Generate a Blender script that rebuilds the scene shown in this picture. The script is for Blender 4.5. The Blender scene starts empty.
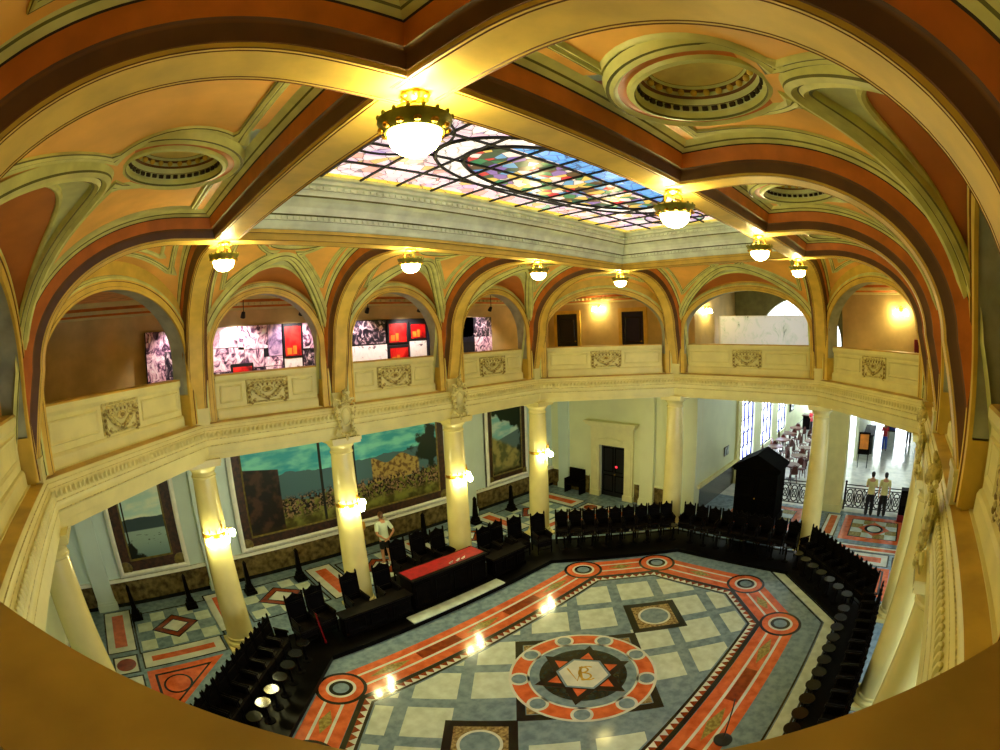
import bpy, math, random
from mathutils import Vector, Matrix
random.seed(7)
PI = math.pi
S = bpy.context.scene
COL = S.collection

# ------------------------------------------------------------------ camera
cam_d = bpy.data.cameras.new('camera')
cam_d.type = 'PANO'
cam_d.panorama_type = 'FISHEYE_EQUISOLID'
cam_d.sensor_width = 36.0
cam_d.fisheye_lens = 507.8886 / 1000 * 36
cam_d.fisheye_fov = math.radians(200)
cam_d.clip_start = 0.02
cam_o = bpy.data.objects.new('camera', cam_d)
COL.objects.link(cam_o)
S.camera = cam_o


def aim(loc, yaw, pitch, roll):
    y, p, r = (math.radians(a) for a in (yaw, pitch, roll))
    f = Vector((math.cos(y) * math.cos(p), math.sin(y) * math.cos(p), math.sin(p)))
    rt = Vector((math.sin(y), -math.cos(y), 0))
    up = rt.cross(f)
    r2 = math.cos(r) * rt + math.sin(r) * up
    u2 = -math.sin(r) * rt + math.cos(r) * up
    m = Matrix((r2, u2, -f)).transposed().to_4x4()
    m.translation = loc
    cam_o.matrix_world = m


aim(Vector((-7.3784, -5.3742, 7.5231)), 46.1427, -5.0972, -2.161)

# ------------------------------------------------------------------ world, exposure
W = bpy.data.worlds.new('world')
S.world = W
W.use_nodes = True
W.node_tree.nodes['Background'].inputs[0].default_value = (0.75, 0.88, 1.0, 1)
W.node_tree.nodes['Background'].inputs[1].default_value = 0.6
S.view_settings.view_transform = 'Standard'
S.view_settings.look = 'None'
S.view_settings.exposure = 0.0
S.view_settings.gamma = 1.0
S.view_settings.use_curve_mapping = False
S.cycles.use_denoising = True
S.cycles.max_bounces = 8
S.cycles.diffuse_bounces = 5
S.cycles.glossy_bounces = 4
S.cycles.sample_clamp_indirect = 6.0
S.cycles.use_light_tree = True
S.cycles.caustics_reflective = False
S.cycles.caustics_refractive = False

# strengths (lamps the room has, daylight in its seen and added windows)
K_LAMP = 64.0
K_SCONCE = 190.0
K_UPSCONCE = 90.0
K_GLASS = 1.15
K_DAY = 11.0

# ------------------------------------------------------------------ materials


def lin(c):
    return tuple((x / 12.92 if x <= .04045 else ((x + .055) / 1.055) ** 2.4) for x in (v / 255 for v in c))


MATS = {}


def mat(name, rgb, rough=.6, var=.12, scale=3.0, metal=0.0, spec=.4, bump=0.0, rgb2=None, detail=4):
    if name in MATS:
        return MATS[name]
    m = bpy.data.materials.new(name)
    m.use_nodes = True
    nt = m.node_tree
    b = nt.nodes['Principled BSDF']
    b.inputs['Roughness'].default_value = rough
    b.inputs['Metallic'].default_value = metal
    b.inputs['Specular IOR Level'].default_value = spec
    c = lin(rgb)
    tc = nt.nodes.new('ShaderNodeTexCoord')
    nz = nt.nodes.new('ShaderNodeTexNoise')
    nz.inputs['Scale'].default_value = scale
    nz.inputs['Detail'].default_value = detail
    nt.links.new(tc.outputs['Object'], nz.inputs['Vector'])
    mx = nt.nodes.new('ShaderNodeMix')
    mx.data_type = 'RGBA'
    c2 = lin(rgb2) if rgb2 else tuple(x * (1 - var * 2) for x in c)
    c1 = c if rgb2 else tuple(min(1, x * (1 + var)) for x in c)
    mx.inputs[6].default_value = (*c1, 1)
    mx.inputs[7].default_value = (*c2, 1)
    rp = nt.nodes.new('ShaderNodeMapRange')
    rp.inputs[1].default_value = .35
    rp.inputs[2].default_value = .65
    nt.links.new(nz.outputs['Fac'], rp.inputs[0])
    nt.links.new(rp.outputs[0], mx.inputs[0])
    nt.links.new(mx.outputs[2], b.inputs['Base Color'])
    if bump:
        bp = nt.nodes.new('ShaderNodeBump')
        bp.inputs['Strength'].default_value = bump
        bp.inputs['Distance'].default_value = .02
        nt.links.new(nz.outputs['Fac'], bp.inputs['Height'])
        nt.links.new(bp.outputs[0], b.inputs['Normal'])
    MATS[name] = m
    return m


def emis(name, rgb, k, vec=None):
    if name in MATS:
        return MATS[name]
    m = bpy.data.materials.new(name)
    m.use_nodes = True
    b = m.node_tree.nodes['Principled BSDF']
    b.inputs['Base Color'].default_value = (*lin(rgb), 1)
    b.inputs['Emission Color'].default_value = (*lin(rgb), 1)
    b.inputs['Emission Strength'].default_value = k
    MATS[name] = m
    return m


# stucco paints of the upper hall
OCH = mat('ochre_stucco', (218, 182, 76), .45, .08)
OCD = mat('ochre_groove', (112, 70, 22), .6)
BRN = mat('brown_fascia', (98, 62, 24), .5, .12)
ORG = mat('orange_fascia', (204, 116, 40), .5, .1)
GRN = mat('green_moulding', (212, 212, 130), .42, .1)
GRD = mat('dark_green_groove', (104, 104, 44), .6)
PALE = mat('pale_green_band', (212, 218, 158), .42, .08)
PANEL = mat('orange_panel', (242, 182, 86), .55, .1, 1.2)
SALM = mat('salmon_lunette', (196, 116, 48), .55, .1, 1.2)
CREAM = mat('cream_stucco', (222, 214, 146), .5, .04, 2.0)
CREAMD = mat('cream_relief', (200, 186, 112), .55, .22, 18.0)
RELD = mat('relief_shadow_paint', (140, 118, 52), .6, .2, 18.0)  # shade between the carvings put into colour; the relief itself is cream
CORN = mat('pale_cornice', (230, 240, 214), .5, .08)
LEDGE = mat('ledge_stucco', (196, 160, 66), .45, .14, 2.0)
GOLD = mat('gold_dome', (255, 226, 132), .35, .1)
DARKDOT = mat('dark_recess', (46, 34, 14), .7)
JAMB = mat('grey_jamb', (168, 172, 150), .55)
UPW = mat('gallery_wall', (214, 188, 122), .5, .12, 1.0)
UPCEIL = mat('gallery_ceiling', (222, 170, 110), .6)
UPFLOOR = mat('gallery_floor', (120, 84, 46), .4)
# lower hall
COLM = mat('column_stucco', (226, 214, 144), .22, .03, 2.0)
BLUEW = mat('pale_blue_wall', (204, 222, 216), .5, .03, 1.0)
GREENW = mat('pale_green_wall', (220, 226, 190), .5, .03, 1.0)
WAINS = mat('marble_wainscot', (120, 104, 62), .25, .2, 5.0, rgb2=(62, 50, 28))
BLKMARB = mat('black_marble', (22, 20, 18), .2, .2, 6.0)
WOOD = mat('black_wood', (15, 11, 9), .45, .3, 6.0, spec=.08)
WOODD = mat('dark_wood', (10, 7, 6), .55, .3, 6.0, spec=.04)
LEATHER = mat('red_leather', (150, 14, 22), .4, .15, 8.0)
IRON = mat('black_iron', (16, 16, 18), .4)
BRASS = mat('brass', (190, 140, 40), .3, .15, 8.0, metal=.8)
BRONZE = mat('green_bronze', (146, 146, 54), .4, .2, 8.0, metal=.3)
LEAD = mat('lead_bar', (28, 26, 30), .6)
WHITE = mat('white_paint', (236, 236, 226), .5, .05)


# floor marbles
def marble(name, a, b, sc=2.5, rough=.12):
    return mat(name, a, rough, 0, sc, rgb2=b, detail=8, spec=.5)


MB_GREY = marble('blue_grey_marble', (130, 154, 172), (100, 122, 140), 5)
MB_IVORY = marble('ivory_marble', (208, 222, 214), (184, 198, 188), 4)
MB_ORG = marble('orange_marble', (222, 112, 66), (190, 84, 44), 4)
MB_RED = marble('rust_marble', (146, 60, 24), (110, 40, 16), 6)
MB_BLK = marble('black_inlay', (20, 20, 22), (34, 34, 36))
MB_WHT = marble('white_inlay', (222, 224, 216), (196, 202, 198))
MB_DGR = marble('dark_green_inlay', (40, 52, 48), (24, 30, 28), 8)
MB_BRC = marble('breccia_inlay', (176, 156, 110), (92, 72, 44), 14)
MB_OLV = marble('olive_inlay', (166, 152, 84), (120, 104, 54), 12)
MB_GOLD = marble('gold_inlay', (206, 170, 70), (176, 140, 50), 8)


# ------------------------------------------------------------------ mesh helper
class MB:
    def __init__(s):
        s.v, s.f, s.m, s.sm = [], [], [], []

    def add(s, verts, faces, mi=0, smooth=False):
        n = len(s.v)
        s.v += [tuple(p) for p in verts]
        for i, f in enumerate(faces):
            s.f.append([n + k for k in f])
            s.m.append(mi[i] if isinstance(mi, (list, tuple)) else mi)
            s.sm.append(smooth)
        return s

    def box(s, lo, hi, mi=0, M=None):
        x0, y0, z0 = lo
        x1, y1, z1 = hi
        v = [Vector(p) for p in ((x0, y0, z0), (x1, y0, z0), (x1, y1, z0), (x0, y1, z0), (x0, y0, z1), (x1, y0, z1), (x1, y1, z1), (x0, y1, z1))]
        if M is not None:
            v = [M @ p for p in v]
        return s.add(v, [(0, 3, 2, 1), (4, 5, 6, 7), (0, 1, 5, 4), (1, 2, 6, 5), (2, 3, 7, 6), (3, 0, 4, 7)], mi)

    def bbox(s, c, d, mi=0, M=None, bev=.012):
        """box with chamfered edges, centre c, full size d"""
        x, y, z = (q / 2 for q in d)
        b = min(bev, x * .45, y * .45, z * .45)
        vs = []
        for sx in (-1, 1):
            for sy in (-1, 1):
                for sz in (-1, 1):
                    vs += [(c[0] + sx * (x - b), c[1] + sy * (y - b), c[2] + sz * z), (c[0] + sx * (x - b), c[1] + sy * y, c[2] + sz * (z - b)), (c[0] + sx * x, c[1] + sy * (y - b), c[2] + sz * (z - b))]

        def I(sx, sy, sz, k):
            return (((sx > 0) * 2 + (sy > 0)) * 2 + (sz > 0)) * 3 + k
        F = []
        for sz in (-1, 1):
            F.append([I(-1, -1, sz, 0), I(1, -1, sz, 0), I(1, 1, sz, 0), I(-1, 1, sz, 0)])
        for sy in (-1, 1):
            F.append([I(-1, sy, -1, 1), I(1, sy, -1, 1), I(1, sy, 1, 1), I(-1, sy, 1, 1)])
        for sx in (-1, 1):
            F.append([I(sx, -1, -1, 2), I(sx, 1, -1, 2), I(sx, 1, 1, 2), I(sx, -1, 1, 2)])
        for a in (-1, 1):
            for b2 in (-1, 1):
                F.append([I(-1, a, b2, 0), I(1, a, b2, 0), I(1, a, b2, 1), I(-1, a, b2, 1)])
                F.append([I(a, -1, b2, 0), I(a, 1, b2, 0), I(a, 1, b2, 2), I(a, -1, b2, 2)])
                F.append([I(a, b2, -1, 1), I(a, b2, 1, 1), I(a, b2, 1, 2), I(a, b2, -1, 2)])
                for d2 in (-1, 1):
                    F.append([I(a, b2, d2, 0), I(a, b2, d2, 1), I(a, b2, d2, 2)])
        vs = [Vector(p) for p in vs]
        if M is not None:
            vs = [M @ p for p in vs]
        return s.add(vs, F, mi)

    def lathe(s, prof, n=16, mi=0, M=None, smooth=True, cap=True):
        """prof: (r, z[, mat]) along z"""
        vs, fs, ms = [], [], []
        for p in prof:
            for k in range(n):
                a = 2 * PI * k / n
                vs.append(Vector((p[0] * math.cos(a), p[0] * math.sin(a), p[1])))
        for i in range(len(prof) - 1):
            for k in range(n):
                fs.append((i * n + k, i * n + (k + 1) % n, (i + 1) * n + (k + 1) % n, (i + 1) * n + k))
                ms.append(prof[i][2] if len(prof[i]) > 2 else mi)
        if cap:
            if prof[0][0] > 1e-4:
                fs.append(tuple(range(n))[::-1]); ms.append(ms[0])
            if prof[-1][0] > 1e-4:
                fs.append(tuple((len(prof) - 1) * n + k for k in range(n))); ms.append(ms[-1])
        if M is not None:
            vs = [M @ p for p in vs]
        return s.add(vs, fs, ms, smooth)

    def ball(s, c, r, mi=0, n=10, M=None):
        if not isinstance(r, (tuple, list)):
            r = (r, r, r)
        vs, fs = [], []
        k = max(4, n // 2 + 1)
        for i in range(k + 1):
            t = PI * i / k
            for j in range(n):
                a = 2 * PI * j / n
                p = Vector((c[0] + r[0] * math.sin(t) * math.cos(a), c[1] + r[1] * math.sin(t) * math.sin(a), c[2] + r[2] * math.cos(t)))
                vs.append(M @ p if M is not None else p)
        for i in range(k):
            for j in range(n):
                fs.append((i * n + j, (i + 1) * n + j, (i + 1) * n + (j + 1) % n, i * n + (j + 1) % n))
        return s.add(vs, fs, mi, True)

    def tube(s, pts, r, n=8, mi=0, closed=False, flat=1.0, up=(0, 0, 1)):
        pts = [Vector(p) for p in pts]
        N = len(pts)
        vs, fs = [], []
        up = Vector(up)
        for i, p in enumerate(pts):
            a = pts[(i - 1) % N] if closed or i > 0 else p
            b = pts[(i + 1) % N] if closed or i < N - 1 else p
            t = (b - a).normalized() if (b - a).length > 1e-9 else Vector((0, 0, 1))
            u = up - t * up.dot(t)
            if u.length < 1e-3:
                u = Vector((1, 0, 0)) - t * t.x
                if u.length < 1e-3:
                    u = Vector((0, 1, 0)) - t * t.y
            u.normalize()
            w = t.cross(u)
            rr = r[i] if isinstance(r, (list, tuple)) else r
            for k in range(n):
                q = 2 * PI * k / n
                vs.append(p + u * rr * flat * math.sin(q) + w * rr * math.cos(q))
        for i in range(N if closed else N - 1):
            for k in range(n):
                j = (i + 1) % N
                fs.append((i * n + k, i * n + (k + 1) % n, j * n + (k + 1) % n, j * n + k))
        if not closed:
            fs.append(tuple(range(n))[::-1])
            fs.append(tuple((N - 1) * n + k for k in range(n)))
        return s.add(vs, fs, mi, True)

    def strip(s, rows, mats, closed=False, smooth=True):
        """rows: list of equal-length point lists; mats: one per column gap"""
        m = len(rows[0])
        vs = [p for r in rows for p in r]
        fs, ms = [], []
        for i in range(len(rows) if closed else len(rows) - 1):
            j = (i + 1) % len(rows)
            for k in range(m - 1):
                fs.append((i * m + k, i * m + k + 1, j * m + k + 1, j * m + k))
                ms.append(mats[k] if isinstance(mats, (list, tuple)) else mats)
        return s.add(vs, fs, ms, smooth)

    def poly(s, pts, z, mi=0):
        return s.add([(p[0], p[1], z) for p in pts], [tuple(range(len(pts)))], mi)

    def prism(s, pts, z0, z1, mi=0, M=None):
        n = len(pts)
        v = [Vector((p[0], p[1], z0)) for p in pts] + [Vector((p[0], p[1], z1)) for p in pts]
        if M is not None:
            v = [M @ p for p in v]
        f = [tuple(range(n))[::-1], tuple(range(n, 2 * n))] + [(i, (i + 1) % n, n + (i + 1) % n, n + i) for i in range(n)]
        return s.add(v, f, mi)

    def build(s, name, mats, parent=None, sharp=None):
        me = bpy.data.meshes.new(name)
        me.from_pydata(s.v, [], s.f)
        for m in (mats if isinstance(mats, (list, tuple)) else [mats]):
            me.materials.append(m)
        me.polygons.foreach_set('material_index', s.m)
        me.polygons.foreach_set('use_smooth', s.sm)
        me.update()
        if any(s.sm):
            try:
                me.set_sharp_from_angle(angle=math.radians(38))
            except Exception:
                pass
        o = bpy.data.objects.new(name, me)
        COL.objects.link(o)
        if parent is not None:
            o.parent = parent
        return o


def tag(o, label, cat, group=None):
    o['label'] = label
    o['category'] = cat
    if group:
        o['group'] = group
    return o


def thing(name, label, cat, loc=(0, 0, 0), rz=0.0, group=None):
    o = bpy.data.objects.new(name, None)
    COL.objects.link(o)
    o.empty_display_size = .1
    o.location = loc
    o.rotation_euler = (0, 0, rz)
    return tag(o, label, cat, group)


def struct(o):
    o['kind'] = 'structure'
    return o


def dup(root, loc, rz, label, group=None):
    r = root.copy()
    COL.objects.link(r)
    r.location = loc
    r.rotation_euler = (0, 0, rz)
    r['label'] = label
    if group:
        r['group'] = group
    for ch in KIDS.get(root.name, list(root.children)):
        c = ch.copy()
        COL.objects.link(c)
        c.parent = r
        for g in list(ch.children):
            d = g.copy()
            COL.objects.link(d)
            d.parent = c
    return r


KIDS = {}


def frame(o, xdir, zdir=(0, 0, 1)):
    """local frame: x along the wall, y into the room, z up -> matrix"""
    x = Vector(xdir).normalized()
    z = Vector(zdir)
    y = z.cross(x)
    m = Matrix((x, y, z)).transposed().to_4x4()
    m.translation = Vector(o)
    return m


def TR(x, y, z):
    return Matrix.Translation((x, y, z))


def RZ(a):
    return Matrix.Rotation(a, 4, 'Z')


def RX(a):
    return Matrix.Rotation(a, 4, 'X')


def RY(a):
    return Matrix.Rotation(a, 4, 'Y')


ORD = ['first', 'second', 'third', 'fourth', 'fifth', 'sixth', 'seventh', 'eighth', 'ninth', 'tenth', 'eleventh', 'twelfth', 'thirteenth', 'fourteenth', 'fifteenth', 'sixteenth', 'seventeenth', 'eighteenth']

# ------------------------------------------------------------------ plan of the hall
BX, BY = 5.555, 2.75            # beam rectangle around the skylight (centre lines)
HW, HL = 6.28, 9.08             # wall lines of long and short sides
D = 3.53
Z_ENT, Z_LEDGE, Z_RAIL, Z_BEAM, Z_SPR = 5.0, 5.85, 6.86, 9.17, 7.4
Z_GAL = 5.82
P = {0: (-HL, -BY), 1: (-HL, BY), 2: (-BX, HW), 3: (-1.85, HW), 4: (1.85, HW), 5: (BX, HW), 6: (HL, BY), 7: (HL, -BY), 8: (BX, -HW), 9: (1.85, -HW), 10: (-1.85, -HW), 11: (-BX, -HW)}
J = {'A': (-BX, -BY), 'B': (-1.85, -BY), 'C': (1.85, -BY), 'D': (BX, -BY), 'E': (BX, BY), 'F': (1.85, BY), 'G': (-1.85, BY), 'H': (-BX, BY)}
RIBS = [(0, 'A'), (1, 'H'), (2, 'H'), (3, 'G'), (4, 'F'), (5, 'E'), (6, 'E'), (7, 'D'), (8, 'D'), (9, 'C'), (10, 'B'), (11, 'A')]
BAYS = [(k, (k + 1) % 12) for k in range(12)]      # 0-1 near short side, 1-2 chamfer, 2-3-4-5 left, 5-6 chamfer, 6-7 far, 7-8 chamfer, 8..11 right, 11-0 our chamfer


def octagon(o):
    """vertices of the wall octagon moved o metres into the room"""
    k = o * (2 ** .5 - 1)
    a, b = HL - o, HW - o
    return [(-a, -BY + k), (-a, BY - k), (-BX + k, b), (BX - k, b), (a, BY - k), (a, -BY + k), (BX - k, -b), (-BX + k, -b)]


def vz(s):
    """main vault height over distance s from the beam line"""
    t = max(0.0, (s - .8) / 2.73)
    return Z_SPR + 2.19 * math.sqrt(max(0, 1 - t * t))


def lz(x, s, hw, k=1.0):
    """lunette (cross vault over an arch) height; x along the wall"""
    q = 1 - (x / hw) ** 2
    return Z_SPR + (1.57 + .25 * (D - s) * k) * math.sqrt(q) if q > 0 else 0


# ------------------------------------------------------------------ ribs and beams
RIBPROF = [(.50, .42, 4), (.42, .375, 5), (.405, .36, 4), (.35, .33, 6), (.335, .32, 3), (.30, .155, 2), (.275, .15, 1), (.26, .135, 2), (.225, .03, 1), (.215, .025, 0), (.205, 0, 1), (.198, .010, 1), (.188, 0, 0), (.170, 0, 1), (.163, .010, 1), (.155, 0, 0)]
RIBM = [OCH, OCD, BRN, ORG, GRN, GRD, DARKDOT]
full = [(w, n) for w, n, m in RIBPROF] + [(-w, n) for w, n, m in reversed(RIBPROF)]
fm = [m for w, n, m in RIBPROF] + [RIBPROF[i - 1][2] for i in range(len(RIBPROF) - 1, 0, -1)]


def rib_rows(jx, jy, dx, dy):
    rows = []
    side = Vector((-dy, dx, 0))
    dv = Vector((dx, dy, 0))
    pts = [(0.0, Z_BEAM, 0, 1), (.4, Z_BEAM, 0, 1)]
    for i in range(29):
        a = PI / 2 * (1 - i / 28)
        c, s_ = math.cos(a), math.sin(a)
        n = Vector((c / 2.37, s_ / 1.77)).normalized()
        pts.append((.8 + 2.37 * c, Z_SPR + 1.77 * s_, n[0], n[1]))
    pts += [(3.245, 7.05, 1, 0), (3.34, 6.6, 1, 0), (3.44, Z_LEDGE + .28, 1, 0)]
    for s_, z, nx, nz in pts:
        base = Vector((jx, jy, 0)) + dv * s_
        base.z = z
        nrm = dv * nx + Vector((0, 0, nz))
        rows.append([base + side * w + nrm * n for w, n in full])
    return rows


for k, j in RIBS:
    (px, py), (jx, jy) = P[k], J[j]
    dx, dy = (px - jx), (py - jy)
    L = math.hypot(dx, dy)
    dx, dy = dx / L, dy / L
    mb = MB()
    rr = rib_rows(jx, jy, dx, dy)
    if abs(dx) > .5:
        rr = [[p + Vector((0, 0, .003)) for p in r] for r in rr]
    mb.strip(rr, fm)
    M = frame((px, py, 0), (-dy, dx, 0))       # y local = z x x
    if (M.to_3x3() @ Vector((0, 1, 0))).dot(Vector((dx, dy, 0))) > 0:
        M = frame((px, py, 0), (dy, -dx, 0))
    # base block under the pier
    mb.box((-.24, -.05, Z_LEDGE - .1), (.24, .12, Z_LEDGE + .24), 7, M)
    mb.box((-.26, -.05, Z_LEDGE + .24), (.26, .135, Z_LEDGE + .31), 7, M)
    struct(mb.build('ceiling_rib', RIBM + [CREAM]))

BEAMS = [('A', 'B'), ('B', 'C'), ('C', 'D'), ('D', 'E'), ('E', 'F'), ('F', 'G'), ('G', 'H'), ('H', 'A')]
for a, b in BEAMS:
    p, q = Vector((*J[a], 0)), Vector((*J[b], 0))
    mid = (p + q) / 2
    d = (q - p).normalized()
    out = Vector((d.y, -d.x, 0))
    if out.dot(mid) < 0:
        out = -out
    prof = [(w, n) for w, n, m in RIBPROF] + [(-w, n) for w, n, m in reversed(RIBPROF) if w <= .206]
    pm = [m for w, n, m in RIBPROF] + [0, 1, 0, 0, 1, 1, 0, 0]
    mb = MB()
    rows = [[p + d * t + out * w + Vector((0, 0, Z_BEAM + (.006 if abs(d.x) > .5 else .009) + n)) for w, n in prof] for t in (0, (q - p).length)]
    mb.strip(rows, pm, smooth=False)
    struct(mb.build('ceiling_beam', RIBM))

# skylight well: mouldings stepping in from the beam rectangle up to the glass
WELL = [(-.02, 9.17, 0), (-.02, 9.30, 1), (.02, 9.30, 0), (.02, 9.36, 2), (.05, 9.37, 2), (.09, 9.44, 2), (.10, 9.50, 3), (.13, 9.50, 2), (.13, 9.58, 3), (.17, 9.60, 2), (.17, 9.64, 2), (.20, 9.72, 2), (.27, 9.80, 2), (.35, 9.85, 3), (.36, 9.88, 2), (.36, 9.92, 2), (.38, 9.97, 3), (.40, 9.97, 2), (.40, 10.05, 2), (.46, 10.07, 2), (.46, 10.13, 2), (.52, 10.15, 2), (.52, 10.26, 2)]
mb = MB()
rows = []
for sx, sy in ((-1, -1), (1, -1), (1, 1), (-1, 1)):
    rows.append([Vector((sx * (BX - .20 - o), sy * (BY - .20 - o), z)) for o, z, m in WELL])
mb.strip(rows, [m for o, z, m in WELL], closed=True, smooth=False)


def dentils(z, o, step, w, h, d, mi):
    for axis in (0, 1):
        L = (BX if axis == 0 else BY) - .20 - o
        n = int(2 * L / step)
        for i in range(n):
            t = -L + (i + .5) * 2 * L / n
            for sg in (-1, 1):
                e = sg * ((BY if axis == 0 else BX) - .20 - o)
                e2 = e - sg * d
                lo, hi = min(e, e2), max(e, e2)
                if axis == 0:
                    mb.box((t - w / 2, lo, z), (t + w / 2, hi, z + h), mi)
                else:
                    mb.box((lo, t - w / 2, z), (hi, t + w / 2, z + h), mi)


dentils(9.515, .13, .11, .06, .055, .035, 2)
dentils(9.985, .40, .13, .075, .05, .035, 2)
struct(mb.build('skylight_cornice', [OCH, OCD, CORN, GRD]))

# ------------------------------------------------------------------ stained glass skylight
ZG = 10.2
gx, gy = BX - .20 - .5, BY - .20 - .5
sky = thing('stained_glass_skylight', 'large rectangular stained glass skylight with dark leading above the hall', 'skylight', (0, 0, ZG))
gm = bpy.data.materials.new('stained_glass')
gm.use_nodes = True
nt = gm.node_tree
N = nt.nodes
b = N['Principled BSDF']


def nn(t, **k):
    n = N.new(t)
    for a, v in k.items():
        setattr(n, a, v)
    return n


def math_(op, a, b_=None, c=None):
    n = nn('ShaderNodeMath', operation=op)
    for i, x in enumerate((a, b_, c)):
        if x is None:
            continue
        if isinstance(x, (int, float)):
            n.inputs[i].default_value = x
        else:
            nt.links.new(x, n.inputs[i])
    return n.outputs[0]


def mixc(f, a, b_):
    n = nn('ShaderNodeMix', data_type='RGBA')
    if isinstance(f, (int, float)):
        n.inputs[0].default_value = f
    else:
        nt.links.new(f, n.inputs[0])
    for i, x in ((6, a), (7, b_)):
        if isinstance(x, tuple):
            n.inputs[i].default_value = (*lin(x), 1)
        else:
            nt.links.new(x, n.inputs[i])
    return n.outputs[2]


tc = nn('ShaderNodeTexCoord')
sp = nn('ShaderNodeSeparateXYZ')
nt.links.new(tc.outputs['Object'], sp.inputs[0])
X, Y = sp.outputs[0], sp.outputs[1]
vo = nn('ShaderNodeTexVoronoi')
vo.inputs['Scale'].default_value = 4.6
nt.links.new(tc.outputs['Object'], vo.inputs['Vector'])
ve = nn('ShaderNodeTexVoronoi', feature='DISTANCE_TO_EDGE')
ve.inputs['Scale'].default_value = 4.6
nt.links.new(tc.outputs['Object'], ve.inputs['Vector'])
vr = nn('ShaderNodeSeparateColor')
nt.links.new(vo.outputs['Color'], vr.inputs[0])
ramp = nn('ShaderNodeValToRGB')
ramp.color_ramp.interpolation = 'CONSTANT'
el = ramp.color_ramp.elements
cols = [(0, (60, 120, 80)), (.14, (196, 60, 60)), (.22, (100, 150, 190)), (.36, (214, 180, 90)), (.5, (130, 100, 160)), (.58, (230, 210, 200)), (.76, (60, 80, 60)), (.88, (90, 70, 50))]
el[0].position = 0
el[0].color = (*lin(cols[0][1]), 1)
el[1].position = cols[1][0]
el[1].color = (*lin(cols[1][1]), 1)
for p_, c_ in cols[2:]:
    e = el.new(p_)
    e.color = (*lin(c_), 1)
nt.links.new(vr.outputs[0], ramp.inputs[0])
ramp2 = nn('ShaderNodeValToRGB')
ramp2.color_ramp.interpolation = 'CONSTANT'
el = ramp2.color_ramp.elements
el[0].color = (*lin((230, 204, 214)), 1)
el[1].position = .40
el[1].color = (*lin((232, 190, 206)), 1)
for p_, c_ in ((.54, (244, 234, 226)), (.68, (196, 170, 210)), (.76, (216, 160, 150)), (.84, (206, 176, 110)), (.92, (150, 190, 150))):
    e = el.new(p_)
    e.color = (*lin(c_), 1)
nt.links.new(vr.outputs[1], ramp2.inputs[0])
# ellipse in the middle
ex = math_('DIVIDE', X, 2.6)
ey = math_('DIVIDE', Y, 1.15)
er = math_('ADD', math_('MULTIPLY', ex, ex), math_('MULTIPLY', ey, ey))
inner = math_('LESS_THAN', er, 1.0)
ring = math_('LESS_THAN', er, 1.45)
ay = math_('ABSOLUTE', Y)
ax = math_('ABSOLUTE', X)
bluezone = math_('MULTIPLY', math_('LESS_THAN', Y, .1), math_('LESS_THAN', math_('ABSOLUTE', math_('SUBTRACT', ay, math_('ADD', 1.25, math_('MULTIPLY', math_('SINE', math_('MULTIPLY', X, 1.3)), .18)))), .26))
col = mixc(bluezone, ramp2.outputs[0], (120, 170, 226))
col = mixc(ring, col, (250, 238, 230))
col = mixc(inner, col, ramp.outputs[0])
skyb = math_('MULTIPLY', inner, math_('LESS_THAN', Y, -.45))
col = mixc(skyb, col, (96, 160, 230))
bor = math_('MAXIMUM', math_('GREATER_THAN', ay, gy - .17), math_('GREATER_THAN', ax, gx - .17))
col = mixc(bor, col, (240, 205, 70))
edge = math_('LESS_THAN', ve.outputs['Distance'], .035)
ringe = math_('LESS_THAN', math_('ABSOLUTE', math_('SUBTRACT', er, 1.0)), .05)
ringo = math_('LESS_THAN', math_('ABSOLUTE', math_('SUBTRACT', er, 1.45)), .04)
dark = math_('MAXIMUM', math_('MULTIPLY', edge, .7), math_('MAXIMUM', ringe, ringo))
col = mixc(dark, col, (40, 34, 40))
nt.links.new(col, b.inputs['Base Color'])
nt.links.new(col, b.inputs['Emission Color'])
b.inputs['Emission Strength'].default_value = K_GLASS
b.inputs['Roughness'].default_value = .3
mb = MB()
mb.box((-gx - .04, -gy - .04, 0), (gx + .04, gy + .04, .02))
mb.build('glass', gm, sky)
mb = MB()
nx, ny = 13, 5
for i in range(nx + 1):
    x = -gx + 2 * gx * i / nx
    w = .035
    mb.box((x - w / 2, -gy, -.035), (x + w / 2, gy, -.002))
for i in range(ny + 1):
    y = -gy + 2 * gy * i / ny
    w = .035
    mb.box((-gx, y - w / 2, -.034), (gx, y + w / 2, -.001))
for rx, ry in ((2.6, 1.15), (3.13, 1.385)):
    mb.tube([(rx * math.cos(a * PI / 32), ry * math.sin(a * PI / 32), -.02) for a in range(64)], .022, 6, closed=True)
for sx in (-1, 1):
    mb.tube([(sx * (gx - .95) + .75 * math.cos(a * PI / 16), .75 * math.sin(a * PI / 16), -.02) for a in range(32)], .02, 6, closed=True)
mb.build('lead_grid', LEAD, sky)

# ------------------------------------------------------------------ vault cells


def sweep_moulding(mb, pts, nrms, prof, closed=False):
    """pts on a surface, nrms pointing into the room; prof (w, n, mat) -> adds a moulding strip"""
    N_ = len(pts)
    rows = []
    for i in range(N_):
        a = pts[(i - 1) % N_] if closed or i > 0 else pts[i]
        c = pts[(i + 1) % N_] if closed or i < N_ - 1 else pts[i]
        t = (c - a)
        if t.length < 1e-7:
            t = Vector((1, 0, 0))
        t.normalize()
        n = nrms[i]
        n = (n - t * n.dot(t)).normalized()
        w = t.cross(n)
        # mitre
        sc = 1.0
        if (closed or 0 < i < N_ - 1):
            d1 = (pts[i] - a).normalized()
            cs = max(.35, d1.dot(t))
            sc = 1 / cs
        rows.append([pts[i] + w * (q[0] * sc) + n * q[1] for q in prof])
    mb.strip(rows, [q[2] for q in prof[:-1]], closed=closed)


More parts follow.
